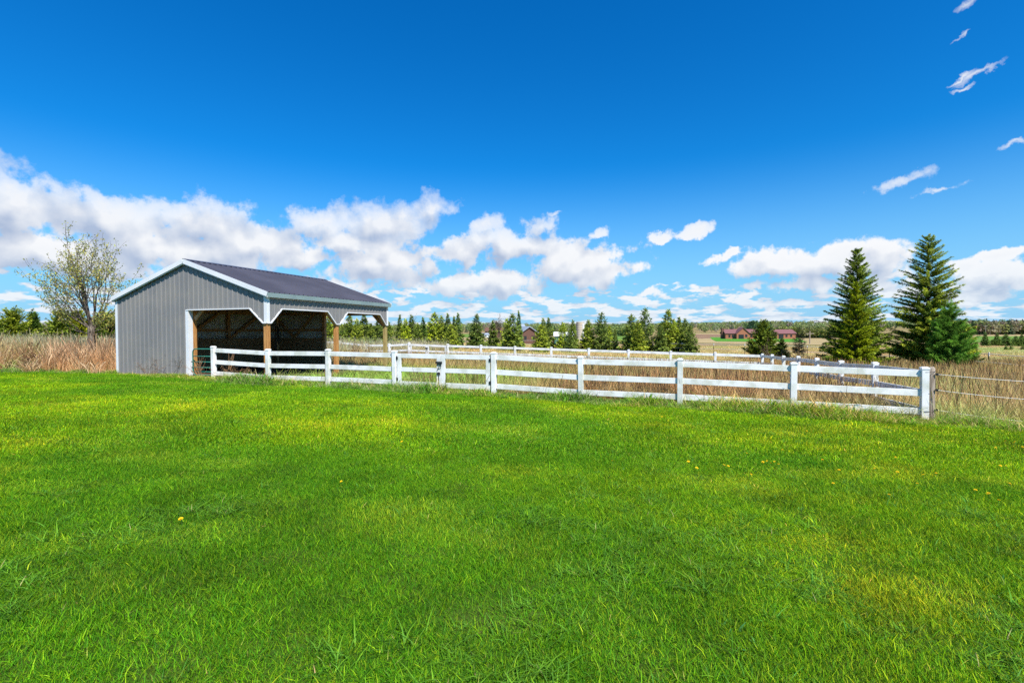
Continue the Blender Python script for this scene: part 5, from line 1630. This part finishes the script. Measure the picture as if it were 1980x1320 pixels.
def twiggy(name, label, cat, loc, seed, H_, n, spread, m_, r0, depth=2, rough=0.25):
    rr = random.Random(seed)
    t = thing(name, label, cat, loc)
    mb = MB()

    def go(p, d, ln, rad, lev):
        pts, rads = [p], [rad]
        q = p.copy(); dd = d.copy()
        for i in range(4):
            dd = (dd + Vector((rr.gauss(0, rough), rr.gauss(0, rough), rr.gauss(0, rough * 0.6)))).normalized()
            q = q + dd * ln / 4; pts.append(q.copy()); rads.append(rad * (1 - 0.2 * (i + 1)) + 0.0012)
        mb.tube(pts, rads, 4, cap=False)
        if lev:
            for k in range(rr.randint(2, 4)):
                i = rr.randint(1, 4)
                go(pts[i], (dd + Vector((rr.gauss(0, 0.8), rr.gauss(0, 0.8), rr.gauss(0.2, 0.4)))).normalized(), ln * rr.uniform(0.35, 0.6), rads[i] * 0.65, lev - 1)
    for k in range(n):
        a = rr.uniform(0, 6.283)
        b = Vector((rr.gauss(0, spread * 0.25), rr.gauss(0, spread * 0.12), -0.05))
        go(b, Vector((math.cos(a) * spread, math.sin(a) * spread * 0.4, 1)).normalized(), H_ * rr.uniform(0.6, 1.05), r0, depth)
    mb.build("twigs", m_, t)
    return t


def gp(px, Yd):
    r = ray(px, 720); x = r.x * Yd
    return (x, Yd, gzf(x, Yd))


p = shed_pt(2.3, -0.35, 0); twiggy("bare_shrub", "thin leafless grey shrub against the middle of the shed's gable wall", "shrub", (p.x, p.y, gzf(p.x, p.y)), 5, 0.62, 9, 0.6, M["twig"], 0.006)
p = shed_pt(W / 2 - 0.35, -0.3, 0); twiggy("bare_shrub", "crooked leafless vine leaning by the shed's white opening trim", "shrub", (p.x, p.y, gzf(p.x, p.y)), 8, 0.75, 4, 0.7, M["bark_dark"], 0.006)
twiggy("dead_plant", "tangled brown dead weed clump behind the fence's first panel", "dead plant", (FP[0][0] + 0.62, FP[0][1] + 0.15, gzf(FP[0][0] + 0.6, FP[0][1])), 11, 0.50, 26, 0.8, M["stalk"], 0.012, 2, 0.4)
twiggy("dead_plant", "tall upright dead stalks just right of the fence's end post", "dead plant", (FP[0][0] + 0.32, FP[0][1] + 0.25, gzf(FP[0][0] + 0.3, FP[0][1])), 12, 0.95, 8, 0.25, M["stalk"], 0.012, 0, 0.08)
twiggy("dead_plant", "pale dead thistle in front of the green tube gate", "dead plant", (FP[0][0] - 0.40, FP[0][1] - 0.15, gzf(FP[0][0] - 0.4, FP[0][1])), 13, 0.66, 9, 0.4, M["stalk"], 0.007, 2, 0.2)
twiggy("dead_plant", "brown dead weed clump in front of the shed's dark middle bay", "dead plant", (FP[1][0] + 1.7, FP[1][1] + 0.8, gzf(FP[1][0] + 1.7, FP[1][1] + 0.8)), 14, 0.62, 18, 0.6, M["stalk"], 0.010, 1, 0.25)
twiggy("dead_plant", "curled dead stalks at the foot of the fence's second post", "dead plant", (FP[1][0] - 0.25, FP[1][1] - 0.1, gzf(FP[1][0], FP[1][1])), 15, 0.42, 12, 0.7, M["stalk"], 0.008, 1, 0.4)
# heap of brown leaves and sticks at the far left
q = ground_at(30, 716); hp = thing("brush_pile", "low heap of brown sticks and leaves at the lawn's far left edge", "brush pile", (q.x, q.y + 0.6, gzf(q.x, q.y)))
r_np = np.random.default_rng(5); n = 2600
P_ = r_np.normal(0, 1, (n, 3)) * np.array([0.75, 0.35, 0.0]); P_[:, 2] = np.abs(r_np.normal(0, 0.5, n)) * 0.62 * np.exp(-(P_[:, 0] / 1.0) ** 2) * np.exp(-(P_[:, 1] / 0.6) ** 2)
D_ = unit(r_np.normal(0, 1, (n, 3))); V, F = quads(P_, D_, unit(np.cross(D_, r_np.normal(0, 1, (n, 3)))), 0.11, 0.06, 0.1)
C = np.array([(0.20, 0.10, 0.055), (0.13, 0.065, 0.04), (0.28, 0.15, 0.08)])[r_np.integers(0, 3, n)]
link("dead_leaves", np_mesh("dead_leaves", V, F, LEAF_B, np.repeat(C, 4, 0)), hp)
mb = MB(); rr = random.Random(4)
for k in range(40):
    a = Vector((rr.gauss(0, 0.6), rr.gauss(0, 0.25), rr.uniform(0, 0.35))); mb.tube([a, a + Vector((rr.gauss(0, 0.3), rr.gauss(0, 0.2), rr.gauss(0.05, 0.12)))], 0.009, 4)
mb.build("sticks", M["twig"], hp)
